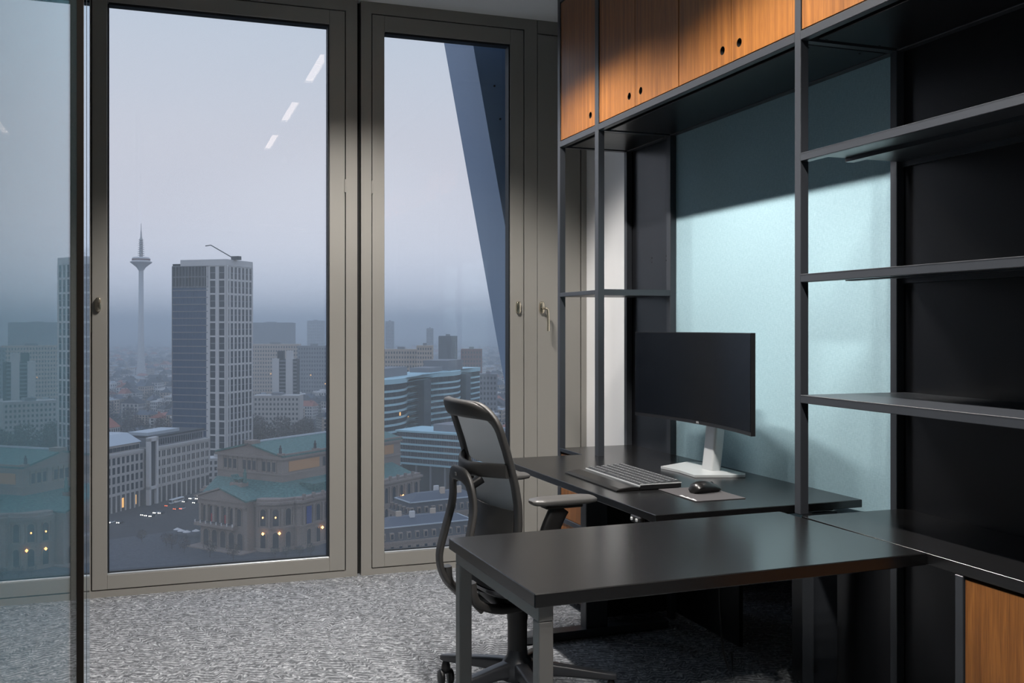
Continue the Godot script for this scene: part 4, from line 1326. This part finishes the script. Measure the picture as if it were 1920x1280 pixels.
func white_office() -> void:
	var t := building("white_office_block", "long white office block with gridded windows beside the street", -232.5, 646.0, 17.0)
	claim(t, -38, 2, -62, 42)
	part(solid(-38, -0.36, 0, 35.0, -62, 2), "core", M.city_dark, t)
	part(solid(-38, -3.36, 0, 35.0, 2, 41), "core", M.city_dark, t)
	grid_face(t, M.city_stone, M.city_glass, Vector3(0, 0, -2.5), Vector3.FORWARD, Vector3.RIGHT, 59.5, 11.0, 34.5, 11, 4, 0.64, 0.68, 0.35)
	grid_face(t, M.city_stone, M.city_glass, Vector3(-3.0, 0, 41), Vector3.FORWARD, Vector3.RIGHT, 35.0, 11.0, 34.5, 8, 4, 0.62, 0.72, 0.35)
	var ml := B.new()
	for i in 11:
		var z := -2.5 - 59.5 / 11.0 * (i + 0.5)
		ml.span(Vector3(-0.34, 11, z - 0.22), Vector3(-0.12, 34.5, z + 0.22))
	part(ml, "mullion", M.city_stone, t)
	for z in [5.2, -2.2]: part(solid(-1.2, 1.4, 0, 43.0, z - 1.0, z + 1.0), "stair_pier", M.city_white, t)
	part(solid(-1.2, 1.4, 41.0, 43.5, -3.2, 6.2), "stair_head", M.city_white, t)
	part(solid(-1.2, 1.4, 10.0, 12.0, -3.2, 6.2), "stair_sill", M.city_white, t)
	block("stair_glass", M.city_glass, t, Vector3(0.0, 26.0, 1.5), Vector3(0.8, 29.0, 6.0))
	part(solid(-30, 0.4, 34.5, 36.2, -62.4, -3.0), "cornice", M.city_stone, t)
	part(solid(-38, -2.6, 34.5, 36.2, 6.0, 41.5), "cornice", M.city_stone, t)
	part(solid(-30, -3.4, 36.2, 42.0, -60, -3), "attic", M.city_grey, t)
	for i in 22: block("attic_window", M.city_glass, t, Vector3(-3.3, 39.0, -5.0 - 2.48 * i), Vector3(0.4, 4.0, 1.3))
	part(solid(-32, -3.0, 42.0, 43.2, -61, -3), "roof_edge", M.city_dark, t)
	part(solid(-24, -9, 43.2, 45.2, -40, -6), "roof_plant", M.zinc, t)
	part(solid(-38, -6.0, 36.2, 41.0, 6, 41), "attic", M.city_stone, t)
	for i in 9: block("attic_window", M.city_glass, t, Vector3(-5.9, 38.2, 8.5 + 3.6 * i), Vector3(0.4, 2.6, 3.0))
	part(B.new().hull(PackedVector3Array([Vector3(-38, 41, 41.5), Vector3(-5.0, 41, 41.5), Vector3(-5.0, 41, 5.5), Vector3(-38, 41, 5.5)]), PackedVector3Array([Vector3(-36, 46.5, 40), Vector3(-15, 46.5, 40), Vector3(-15, 46.5, 6.5), Vector3(-36, 46.5, 6.5)])), "roof", M.zinc, t)
	for i in 10: part(solid(-1.4, 0.0, 0, 11, -8.3 - 5.41 * i - 0.7, -8.3 - 5.41 * i + 0.7), "arcade_pillar", M.city_stone, t)
	for i in 7: part(solid(-4.4, -3.0, 0, 11, 9.6 + 4.375 * i, 10.9 + 4.375 * i), "arcade_pillar", M.city_stone, t)
	for q in [[0.0, 26.0], [0.0, 14.0]]: block("lit_shopfront", M.lit_window, t, Vector3(-3.4, 5.0, q[1]), Vector3(0.3, 6.0, 2.2))

func wave_office() -> void:
	# long office slab whose facade swings in and out in plan
	var t := building("wavy_office_slab", "wavy glass office slab with pale floor bands and lit windows", -36.4, 936.0, 16.0)
	t.scale = Vector3(1.3, 1.0, 1.3)
	claim(t, -22, 6, -14, 176)
	var outline := func(grow: float, from_z: float, to_z: float, steps: int) -> PackedVector3Array:
		var r := PackedVector3Array()
		for i in steps + 1:
			var z := lerpf(from_z, to_z, float(i) / steps)
			r.append(Vector3(5.5 * sin((z - 30.0) / 15.5) * clampf(z / 24.0, 0.0, 1.0) + grow, 0, z))
		return r
	var ring := func(grow: float, y: float) -> PackedVector3Array:
		var r: PackedVector3Array = outline.call(grow, -14.0, 176.0, 60)
		r.append(Vector3(-22, 0, 176))
		r.append(Vector3(-22, 0, -14))
		for i in r.size(): r[i].y = y
		return r
	var wall := B.new()
	var shell := func(b: B, grow: float, y0: float, y1: float) -> B: return b.loft([ring.call(grow, y0), ring.call(grow, y1)], false)
	part(shell.call(wall, 0.0, 0.0, 73.0), "glazing", M.city_glass_teal, t)
	for j in 14:
		part(shell.call(B.new(), 0.5, 1.5 + 5.0 * j, 3.1 + 5.0 * j), "floor_band", M.band_pale, t)
	part(shell.call(B.new(), 0.9, 72.6, 76.2), "roof_band", M.band_pale, t)
	for z in [[26.0, 36.0], [104.0, 116.0]]:
		var zc: float = (z[0] + z[1]) / 2
		part(solid(-8.0, 6.6, 0, 72.5, z[0], z[1]), "recess", M.city_glass_teal, t)
	var mu := B.new()
	var line: PackedVector3Array = outline.call(0.08, -14.0, 176.0, 118)
	for p in line: mu.span(p + Vector3(-0.1, 0, -0.1), p + Vector3(0.15, 73.0, 0.1))
	part(mu, "mullion", M.city_dark, t)
	for q in [[-8.0, -12.0, 76.2, 80, 54, 78], [-10.0, -12.0, 76.2, 83, 112, 150], [-6.0, -14.0, 76.2, 85, 18, 48]]: part(solid(q[1] - 6, q[0] + 4, q[2], q[3], q[4], q[5]), "roof_plant", M.city_grey, t)
	var rng := RandomNumberGenerator.new()
	rng.seed = 11
	for q in [[84.0, 9], [86.0, 9], [101.0, 6], [100.0, 5], [97.0, 5], [94.0, 5], [88.0, 5], [84.0, 5], [14.0, 11], [120.0, 8], [118.0, 6], [152.0, 9], [91.0, 5], [10.0, 11]]:
		var p: PackedVector3Array = outline.call(0.3, q[0], q[0] + 1.5, 1)
		block("lit_window", M.lit_window, t, p[0] + Vector3(0, 4.8 + 5.0 * q[1], 0), Vector3(0.3, 2.4, rng.randf_range(1.2, 2.4)))

func low_office() -> void:
	var t := building("banded_office_block", "lower glass office block on stilts with pale bands, behind the chair back", -22.3, 640.0, 29.6)
	claim(t, -64, 0, -30, 0)
	part(solid(-64, 0, 23, 44.0, -30, -0.2), "glazing", M.city_glass, t)
	for j in 6: block("floor_band", M.band_pale, t, Vector3(-32, 23.4 + 4.3 * j, -14.8), Vector3(65, 1.2, 31))
	for i in 47: block("mullion", M.city_grey, t, Vector3(-63.3 + 1.37 * i, 33.5, -0.1), Vector3(0.25, 20.5, 0.3))
	part(solid(-64, 0, 0, 23, -28, -6), "base", M.city_dark, t)
	for i in 6: block("stilt", M.city_grey, t, Vector3(-60 + 11.5 * i, 11.5, -1.2), Vector3(1.0, 23, 1.0))
	part(solid(-38, -4, 45.5, 50, -24, -6), "roof_plant", M.city_grey, t)

func mansard(label: String, across: float, out: float, turn: float, w: float, d: float, eave: float, seed_: int) -> void:
	# an old town house: stone walls, steep slate roof with dormers, chimneys
	var t := building("mansard_house", label, across, out, turn, "slate-roofed town houses")
	claim(t, -w, 0, -d, 0)
	part(solid(-w, 0, 0, eave, -d, 0), "wall", M.sandstone, t)
	part(solid(-w - 0.5, 0.5, eave - 0.9, eave, -d - 0.5, 0.5), "eaves", M.sandstone, t)
	var o := func(g: float, y: float) -> PackedVector3Array: return PackedVector3Array([Vector3(-w - g, y, g), Vector3(g, y, g), Vector3(g, y, -d - g), Vector3(-w - g, y, -d - g)])
	part(B.new().hull(o.call(0.2, eave), o.call(-2.2, eave + 5.2)), "steep_roof", M.slate, t)
	part(B.new().hull(o.call(-2.0, eave + 5.2), o.call(-minf(w, d) * 0.42, eave + 8.0)), "upper_roof", M.slate_blue, t)
	var rim := B.new()
	var a: PackedVector3Array = o.call(-1.9, eave + 5.25)
	for i in 4:
		var p := a[i]
		var q := a[(i + 1) % 4]
		rim.span(p.min(q) - Vector3(0.25, 0.2, 0.25), p.max(q) + Vector3(0.25, 0.25, 0.25))
	part(rim, "roof_edge", M.zinc, t)
	for f in [[Vector3.LEFT, Vector3.BACK, w, Vector3.ZERO], [Vector3.FORWARD, Vector3.RIGHT, d, Vector3.ZERO]]:
		var n := int(f[2] / 3.4)
		for i in n:
			var at: Vector3 = f[0] * (f[2] / n) * (i + 0.5)
			var al: Vector3 = f[0].abs()
			var th: Vector3 = f[1].abs()
			block("dormer", M.sandstone, t, at + f[1] * -0.9 + Vector3(0, eave + 1.9, 0), al * 1.7 + th * 1.7 + Vector3(0, 2.8, 0))
			block("dormer_window", M.city_glass, t, at + f[1] * -0.02 + Vector3(0, eave + 1.8, 0), al * 1.1 + th * 0.12 + Vector3(0, 2.0, 0))
			for fl in 3: block("window", M.city_glass, t, at + Vector3(0, eave - 3.4 - 4.0 * fl, 0), al * 1.2 + th * 0.2 + Vector3(0, 2.3, 0))
	var rng := RandomNumberGenerator.new()
	rng.seed = seed_
	for i in 3:
		part(B.new().box(Vector3(-w * rng.randf_range(0.2, 0.8), eave + 8.0, -d * rng.randf_range(0.25, 0.75)), Vector3(1.3, 4.2, 2.2)), "chimney", M.city_beige if i else M.city_white, t)

func slab_block(label: String, a0: float, a1: float, out: float, top: float, wall: Material, cols: int, rows: int, deep := 18.0, called := "apartment_block", lit := 0) -> void:
	# plain far block facing the room, windows told apart as panes
	var t := thing(called, label, "building", site(a1, out), -YAW)
	var w := a1 - a0
	claim(t, -w, 0, -deep, 0)
	part(solid(-w, 0, 0, top, -deep, -0.5), "core", M.city_dark, t)
	grid_face(t, wall, M.city_glass, Vector3(-w, 0, 0), Vector3.RIGHT, Vector3.BACK, w, 4.0, top - 1.0, cols, rows, 0.52, 0.5, 0.6)
	part(solid(-w - 0.4, 0.4, top - 1.0, top + 0.6, -deep, 0.3), "roof_edge", wall, t)
	part(solid(-w - 0.3, -w, 0, top, -deep, 0), "end_wall", wall, t)
	part(solid(0, 0.3, 0, top, -deep, 0), "end_wall", wall, t)
	part(solid(-w * 0.62, -w * 0.4, top, top + 3.5, -deep * 0.7, -3), "roof_plant", M.city_grey, t)
	for i in lit: block("lit_window", M.lit_window, t, Vector3(-w * (0.12 + 0.76 * fmod(i * 0.618, 1.0)), top * (0.35 + 0.4 * fmod(i * 0.37, 1.0)), 0.05), Vector3(1.8, 1.8, 0.2))

func white_flats() -> void:
	var t := thing("white_apartment_tower", "white apartment tower with a dark balcony strip", "building", site(-238.0, 1100.0), -YAW)
	claim(t, -27, 0, -16, 0)
	part(solid(-27, 0, 0, 79, -16, -1), "core", M.city_dark, t)
	part(solid(-27, -19.5, 0, 79.5, -16, 0), "wall_panel", M.city_white, t)
	part(solid(-12, -4.2, 0, 79.5, -16, 0), "wall_panel", M.city_white, t)
	for j in 19:
		block("balcony", M.city_grey, t, Vector3(-15.7, 5.0 + 4.0 * j, -0.4), Vector3(7.2, 1.5, 1.4))
		block("wall_band", M.city_grey, t, Vector3(-2.1, 4.0 + 4.0 * j, -0.4), Vector3(4.2, 1.7, 1.0))
	part(solid(-22, -16, 79, 88, -14, -3), "penthouse", M.city_dark, t)
	part(solid(-12, -6, 79, 88, -12, -2), "penthouse", M.city_white, t)

func city_blocks() -> void:
	slab_block("long dark slab block on the skyline beside the white-gridded tower", -690, -571, 2600, 124, M.city_dark, 18, 12, 26.0)
	slab_block("lone square block on the skyline close to the window frame", -616, -569, 3000, 132, M.city_grey, 7, 14, 30.0)
	slab_block("long beige apartment block with a few lit windows, behind the white apartment tower", -392, -322, 1500, 88, M.city_beige, 18, 14, 18.0, "apartment_block", 3)
	slab_block("grey-beige apartment block at the window frame, beyond the white apartment tower", -318, -272, 1480, 86, M.city_grey, 12, 13, 18.0, "apartment_block", 2)
	slab_block("low white office with a blue glass front below the white apartment tower", -275, -227, 1060, 41, M.city_stone, 12, 7, 22.0)
	slab_block("beige apartment block behind the wavy office slab, lower long wing", -160, -119, 1252, 86, M.city_beige, 12, 14, 16.0, "apartment_block", 3)
	slab_block("beige apartment block behind the wavy office slab, taller end with lit windows", -117.5, -99, 1232, 91, M.city_beige, 6, 16, 18.0, "apartment_block", 4)
	slab_block("dark brick tower right of the wavy office slab", -66, -40, 1300, 85, M.city_red, 7, 14, 26.0)
	slab_block("grey office block with window bands beside the dark brick tower", -36, -17, 1100, 62, M.city_grey, 5, 10, 20.0)
	slab_block("small far tower on the skyline in the narrow window", -214, -199, 2500, 110, M.city_grey, 4, 14, 18.0)
	slab_block("pale grey block in the haze at the left edge of the narrow window", -330, -310, 2600, 128, M.city_grey, 5, 14, 18.0)
	slab_block("dark block behind the beige apartment blocks", -110, -84, 1500, 100, M.city_dark, 8, 12, 24.0)
	mansard("slate-roofed town house with a row of dormers at the foot of the narrow window", -53.0, 398.0, 62.0, 19.0, 44.0, 28.5, 1)
	mansard("slate-roofed town house with pale roof edges below the opera's end wall", -46.0, 442.0, 58.0, 20.0, 40.0, 31.0, 2)
	mansard("slate-roofed town house behind the chair's arch", 4.0, 470.0, 40.0, 30.0, 24.0, 30.0, 3)
	mansard("slate-roofed town house hidden half behind the side desk", 12.0, 396.0, 35.0, 18.0, 24.0, 28.0, 4)

func bare_tree(label: String, at: Vector3, size: float, variant: int, group: String, meshes: Array, dark: Material) -> void:
	if size > 12.0 and not free_spot(at, size * 0.41): return
	var t := thing("bare_tree", label, "tree", at, variant * 1.3, group)
	var tr := B.new()
	tube(tr, [Vector3.ZERO, Vector3(0, size * 0.3, 0), Vector3(0.02 * size, size * 0.6, 0)], size * 0.035, size * 0.035, Vector3.BACK, 2.0, 6)
	part(tr, "trunk", M.twig, t)
	var c := part(meshes[variant % meshes.size()], "crown", dark, t)
	c.scale = Vector3.ONE * size

func planting() -> void:
	# crowns of winter twigs: short slivers scattered through a ball
	var rng := RandomNumberGenerator.new()
	rng.seed = 77
	var crowns := []
	for k in 3:
		var b := B.new()
		for i in 420:
			var d := Vector3(rng.randfn(), rng.randfn(), rng.randfn()).normalized()
			var p := Vector3(0, 0.62, 0) + d * pow(rng.randf(), 0.4) * 0.38 * Vector3(1.0, 0.95, 1.0)
			var u := (d + Vector3(rng.randfn(), rng.randfn(), rng.randfn()) * 0.5).normalized() * 0.085
			var w := u.cross(Vector3(rng.randfn(), rng.randfn(), rng.randfn())).normalized() * 0.018
			b.tri(p - w, p + w, p + u, d)
		crowns.append(b.mesh())
	for i in 110:
		var out := rng.randf_range(840, 1050)
		var k := rng.randf_range(-0.268, -0.203)
		bare_tree("bare brown tree in the park between the tower and the opera roof", site(k * out, out), rng.randf_range(20, 27), i, "bare park trees behind the opera house", crowns, M.twig)
	for i in 60:
		var out := rng.randf_range(880, 1500)
		var k := rng.randf_range(-0.405, -0.348)
		bare_tree("dark bare tree among the houses between the window frame and the tower", site(k * out, out), rng.randf_range(16, 24), i, "bare trees among the houses", crowns, M.evergreen if i % 3 == 0 else M.twig)
	for q in [[-181.0, 521.0, 7.5], [-176.0, 515.0, 8.0], [-166.8, 506.5, 8.0], [-150.4, 496.0, 9.0], [-136.9, 489.0, 9.0], [-197.0, 530.0, 7.0]]:
		bare_tree("small bare tree on the square before the opera portico", site(q[0], q[1]), q[2], int(-q[0]), "small trees on the opera square", crowns, M.twig)
	for q in [[-118.0, 496.0, 6.0], [-112.0, 494.0, 6.5], [-106.0, 497.0, 6.0], [-101.0, 500.0, 6.5]]:
		bare_tree("low dark bush at the foot of the rounded opera corner", site(q[0], q[1]), q[2], int(-q[0]), "bushes along the opera house", crowns, M.evergreen)

func street_life() -> void:
	# [across, out, heading, white, rear lights]
	var cars := [[-229.0, 582.0, 1], [-234.5, 583.0, 1], [-224.0, 606.0, 1], [-221.0, 604.0, 1], [-217.5, 602.0, 1], [-219.0, 613.0, 1], [-215.5, 612.0, 1], [-211.0, 626.0, 0], [-220.0, 637.0, 0], [-207.5, 627.0, 0], [-214.0, 652.0, 1], [-206.0, 648.0, 1], [-209.0, 663.0, 1], [-213.5, 664.0, 1], [-213.0, 676.0, 1], [-240.0, 588.0, 0]]
	for i in cars.size():
		var c: Array = cars[i]
		var t := thing("car", "car with %s in the traffic on the street below" % ["glowing tail lights", "bright headlights"][c[2]], "car", site(c[0], c[1]), -(YAW + deg_to_rad(17.0)), "cars on the street with %s" % ["tail lights", "headlights"][c[2]])
		var body := []
		for q in [[2.2, 0.35, 0.75], [2.0, 0.35, 0.9], [0.9, 0.3, 1.0], [-1.9, 0.3, 1.05], [-2.2, 0.4, 0.8]]: body.append(PackedVector3Array([Vector3(-0.9, q[1], q[0]), Vector3(0.9, q[1], q[0]), Vector3(0.85, q[2], q[0]), Vector3(-0.85, q[2], q[0])]))
		part(B.new().loft(body, false), "body", M.car_white if i % 4 == 1 else M.car_dark, t)
		var cab := []
		for q in [[1.1, 0.98, 1.02], [0.4, 0.98, 1.5], [-1.1, 0.98, 1.52], [-1.9, 1.0, 1.06]]: cab.append(PackedVector3Array([Vector3(-0.8, q[1], q[0]), Vector3(0.8, q[1], q[0]), Vector3(0.68, q[2], q[0]), Vector3(-0.68, q[2], q[0])]))
		part(B.new().loft(cab, false), "cabin", M.city_glass, t)
		for s in [-1.0, 1.0]:
			var l := B.new()
			lathe(l, Vector3(s * 0.62, 0.75, 2.15), [[0.02, -0.32], [0.34, 0.0], [0.02, 0.32]], 8)
			part(l, "head_light" if c[2] else "tail_light", M.head_light if c[2] else M.tail_light, t)
			for z in [-1.35, 1.35]:
				var w := B.new()
				lathe(w, Vector3(s * 0.86, 0.33, z), [[0.05, -0.1], [0.33, -0.1], [0.33, 0.1], [0.05, 0.1]], 10, Vector3.RIGHT)
				part(w, "wheel", M.car_dark, t)
	var bus := thing("bus", "white bus in the street traffic", "bus", site(-219.0, 650.0), -(YAW + deg_to_rad(17.0)))
	part(B.new().chamfer(Vector3(0, 1.75, 0), Vector3(2.6, 2.9, 13.0), 0.25), "body", M.car_white, bus)
	for s in [-1.0, 1.0]:
		for i in 7: block("window", M.city_glass, bus, Vector3(s * 1.3, 2.1, -5.2 + 1.75 * i), Vector3(0.1, 1.1, 1.5))
		for z in [-4.2, 4.2]:
			var w := B.new()
			lathe(w, Vector3(s * 1.15, 0.5, z), [[0.1, -0.15], [0.5, -0.15], [0.5, 0.15], [0.1, 0.15]], 12, Vector3.RIGHT)
			part(w, "wheel", M.car_dark, bus)
	block("windscreen", M.city_glass, bus, Vector3(0, 2.0, 6.5), Vector3(2.2, 1.5, 0.1))
	# market parasols on the square and the balcony
	var spots := [[-182.0, 548.0, 0.0], [-178.0, 545.0, 0.0], [-174.0, 548.0, 0.0], [-170.5, 552.0, 0.0], [-185.5, 552.0, 0.0], [-164.0, 556.0, 0.0]]
	for i in spots.size():
		var q: Array = spots[i]
		var t := thing("market_parasol", "pale market parasol on the square beside the opera portico" if i < 5 else "blue parasol at the left foot of the opera portico", "parasol", site(q[0], q[1], STREET + 0.1), 0.4 * i, "market parasols on the square")
		var c := B.new()
		lathe(c, Vector3.ZERO, [[2.3, 2.5], [1.2, 3.0], [0.1, 3.5]], 8)
		part(c, "canopy", M.city_white if i < 5 else M.blue_cloth, t)
		var p := B.new()
		lathe(p, Vector3.ZERO, [[0.35, 0.0], [0.06, 0.1], [0.06, 3.4]], 8)
		part(p, "pole", M.city_dark, t)

func house_mesh(roof: Material, wall: Material, flat: bool) -> ArrayMesh:
	# unit town house: walls and roof as two surfaces, foot at the origin
	var w := B.new().span(Vector3(-0.5, 0, -0.5), Vector3(0.5, 0.72, 0.5))
	for i in 4:
		for j in 3: w.span(Vector3(-0.40 + 0.21 * i, 0.1 + 0.2 * j, 0.5), Vector3(-0.40 + 0.21 * i + 0.015, 0.22 + 0.2 * j, 0.502))
	var r := B.new()
	if flat:
		r.span(Vector3(-0.5, 0.72, -0.5), Vector3(0.5, 0.75, 0.5))
		r.span(Vector3(-0.2, 0.75, -0.3), Vector3(0.15, 0.84, 0.1))
	else:
		r.hull(PackedVector3Array([Vector3(-0.53, 0.72, -0.53), Vector3(0.53, 0.72, -0.53), Vector3(0.53, 0.72, 0.53), Vector3(-0.53, 0.72, 0.53)]), PackedVector3Array([Vector3(-0.4, 1.0, -0.03), Vector3(0.4, 1.0, -0.03), Vector3(0.4, 1.0, 0.03), Vector3(-0.4, 1.0, 0.03)]))
		r.span(Vector3(0.2, 0.85, 0.1), Vector3(0.27, 1.06, 0.2))
	var win := B.new()
	for i in 5:
		for j in 4: win.span(Vector3(-0.44 + 0.19 * i, 0.08 + 0.165 * j, -0.503), Vector3(-0.34 + 0.19 * i, 0.18 + 0.165 * j, 0.503))
	for i in 4:
		for j in 4: win.span(Vector3(-0.503, 0.08 + 0.165 * j, -0.42 + 0.24 * i), Vector3(0.503, 0.18 + 0.165 * j, -0.31 + 0.24 * i))
	var m := ArrayMesh.new()
	for s in [[w, wall], [r, roof], [win, M.city_glass]]:
		var a := []
		a.resize(Mesh.ARRAY_MAX)
		a[Mesh.ARRAY_VERTEX] = s[0].v
		a[Mesh.ARRAY_NORMAL] = s[0].n
		m.add_surface_from_arrays(Mesh.PRIMITIVE_TRIANGLES, a)
		m.surface_set_material(m.get_surface_count() - 1, s[1])
	return m

func town() -> void:
	var rng := RandomNumberGenerator.new()
	rng.seed = 404
	var kinds := [house_mesh(M.slate, M.city_white, false), house_mesh(M.slate_blue, M.city_beige, false), house_mesh(M.tile_red, M.city_white, false), house_mesh(M.city_white, M.city_white, true), house_mesh(M.slate, M.city_stone, false), house_mesh(M.zinc, M.city_beige, true)]
	var far := []
	for i in kinds.size(): far.append([])
	var placed := []
	for ring in 72:
		var out := 560.0 * pow(1.030, ring)
		var step := 23.0 + out * 0.0035
		var a := -0.50 * out
		while a < 0.06 * out:
			a += step * rng.randf_range(0.75, 1.4)
			var o := out + rng.randf_range(-9, 9)
			var k := a / o
			if o < 880 and k < -0.30: continue                     # street, square and office
			if o < 700 and k < -0.02: continue                     # opera house and its park
			if o > 740 and o < 870 and k < -0.21: continue         # foot of the tower
			if o < 780 and k > -0.16: continue                     # wavy slab
			if o > 840 and o < 1180 and k > -0.275 and k < -0.20 and rng.randf() < 0.85: continue   # park
			placed.append([a, o, rng.randi() % 6, rng.randf_range(15, 30), rng.randf_range(14, 26), rng.randf_range(0, TAU) if rng.randf() < 0.3 else deg_to_rad(17.0 + 90.0 * (rng.randi() % 2)), rng.randf_range(12, 22)])
	placed.sort_custom(func(p, q): return p[1] < q[1])
	var n := 0
	for p in placed:
		var at := site(p[0], p[1])
		if p[1] < 2700.0 and not free_spot(at, 0.60 * maxf(p[4], p[6])): continue
		var bs := Basis(Vector3.UP, -YAW - p[5]) * Basis.from_scale(Vector3(p[6], p[3], p[4]))
		var inside: bool = (p[0] / p[1] > -0.412 and p[0] / p[1] < -0.18) or (p[0] / p[1] > -0.135 and p[0] / p[1] < -0.01)
		if n < 290 and inside and p[1] < 2600.0:
			var o := MeshInstance3D.new()
			o.name = numbered("town_house")
			o.mesh = kinds[p[2]]
			o.transform = Transform3D(bs, at)
			add_child(o)
			var where: String = "left of the white-gridded tower" if p[0] / p[1] < -0.30 else "between the white-gridded tower and the mullion" if p[0] / p[1] < -0.15 else "in the narrow right-hand window"
			tag(o, "small %s house among the hazy roofs %s" % [["slate-roofed white", "blue-slate-roofed beige", "red-tiled white", "flat-roofed white", "slate-roofed stone", "flat-roofed beige"][p[2]], where], "house", "town houses in the hazy quarters")
			n += 1
		else:
			far[p[2]].append(Transform3D(bs, at))
	for i in kinds.size():
		var mm := MultiMesh.new()
		mm.transform_format = MultiMesh.TRANSFORM_3D
		mm.mesh = kinds[i]
		mm.instance_count = far[i].size()
		for j in far[i].size(): mm.set_instance_transform(j, far[i][j])
		var o := MultiMeshInstance3D.new()
		o.name = numbered("distant_houses")
		o.multimesh = mm
		add_child(o)
		tag(o, "distant houses thinning out into the evening haze", "houses", "distant houses in the haze", "stuff")

func ground() -> void:
	var b := B.new()
	b.quad(site(-9000, 60, STREET), site(9000, 60, STREET), site(9000, 14000, STREET), site(-9000, 14000, STREET), Vector3.UP)
	tag(part(b, "ground", M.asphalt, self), "streets and ground of the city", "", "", "structure")
	var s := B.new()
	var y := STREET + 0.06
	s.quad(site(-260, 380, y), site(-10, 380, y), site(-60, 500, y), site(-120, 545, y), Vector3.UP)
	s.quad(site(-260, 380, y), site(-120, 545, y), site(-185, 565, y), site(-238, 520, y), Vector3.UP)
	tag(part(s, "pavement", M.paving, self), "pale paving of the opera square", "", "", "structure")

func haze_bank(label: String, near: float, far: float, density: float) -> void:
	var f := FogVolume.new()
	f.name = numbered("evening_haze")
	f.shape = RenderingServer.FOG_VOLUME_SHAPE_BOX
	f.size = Vector3(18000, HAZE_TOP - STREET + 4.0, far - near)
	f.position = Vector3(0, (HAZE_TOP + STREET) / 2 - 2.0, -(near + far) / 2)
	var m := FogMaterial.new()
	m.density = density
	m.albedo = c8(236, 246, 255)
	f.material = m
	add_child(f)
	tag(f, label, "haze", "", "stuff")
const HAZE_TOP := 78.0
func haze() -> void:
	haze_bank("thin blue evening haze over the nearer streets", 12.0, 950.0, 0.00019)
	haze_bank("thick blue-grey haze bank over the far quarters", 950.1, 12000.0, 0.00046)

func _ready() -> void:
	set_up()
	make_materials()
	room()
	windows()
	ground()
	haze()
	lamps()
	partition()
	shelf_unit()
	desks()
	monitor()
	keyboard()
	mouse()
	chair()
	tower()
	opera()
	white_office()
	wave_office()
	low_office()
	tv_tower()
	white_flats()
	city_blocks()
	planting()
	town()
	street_life()
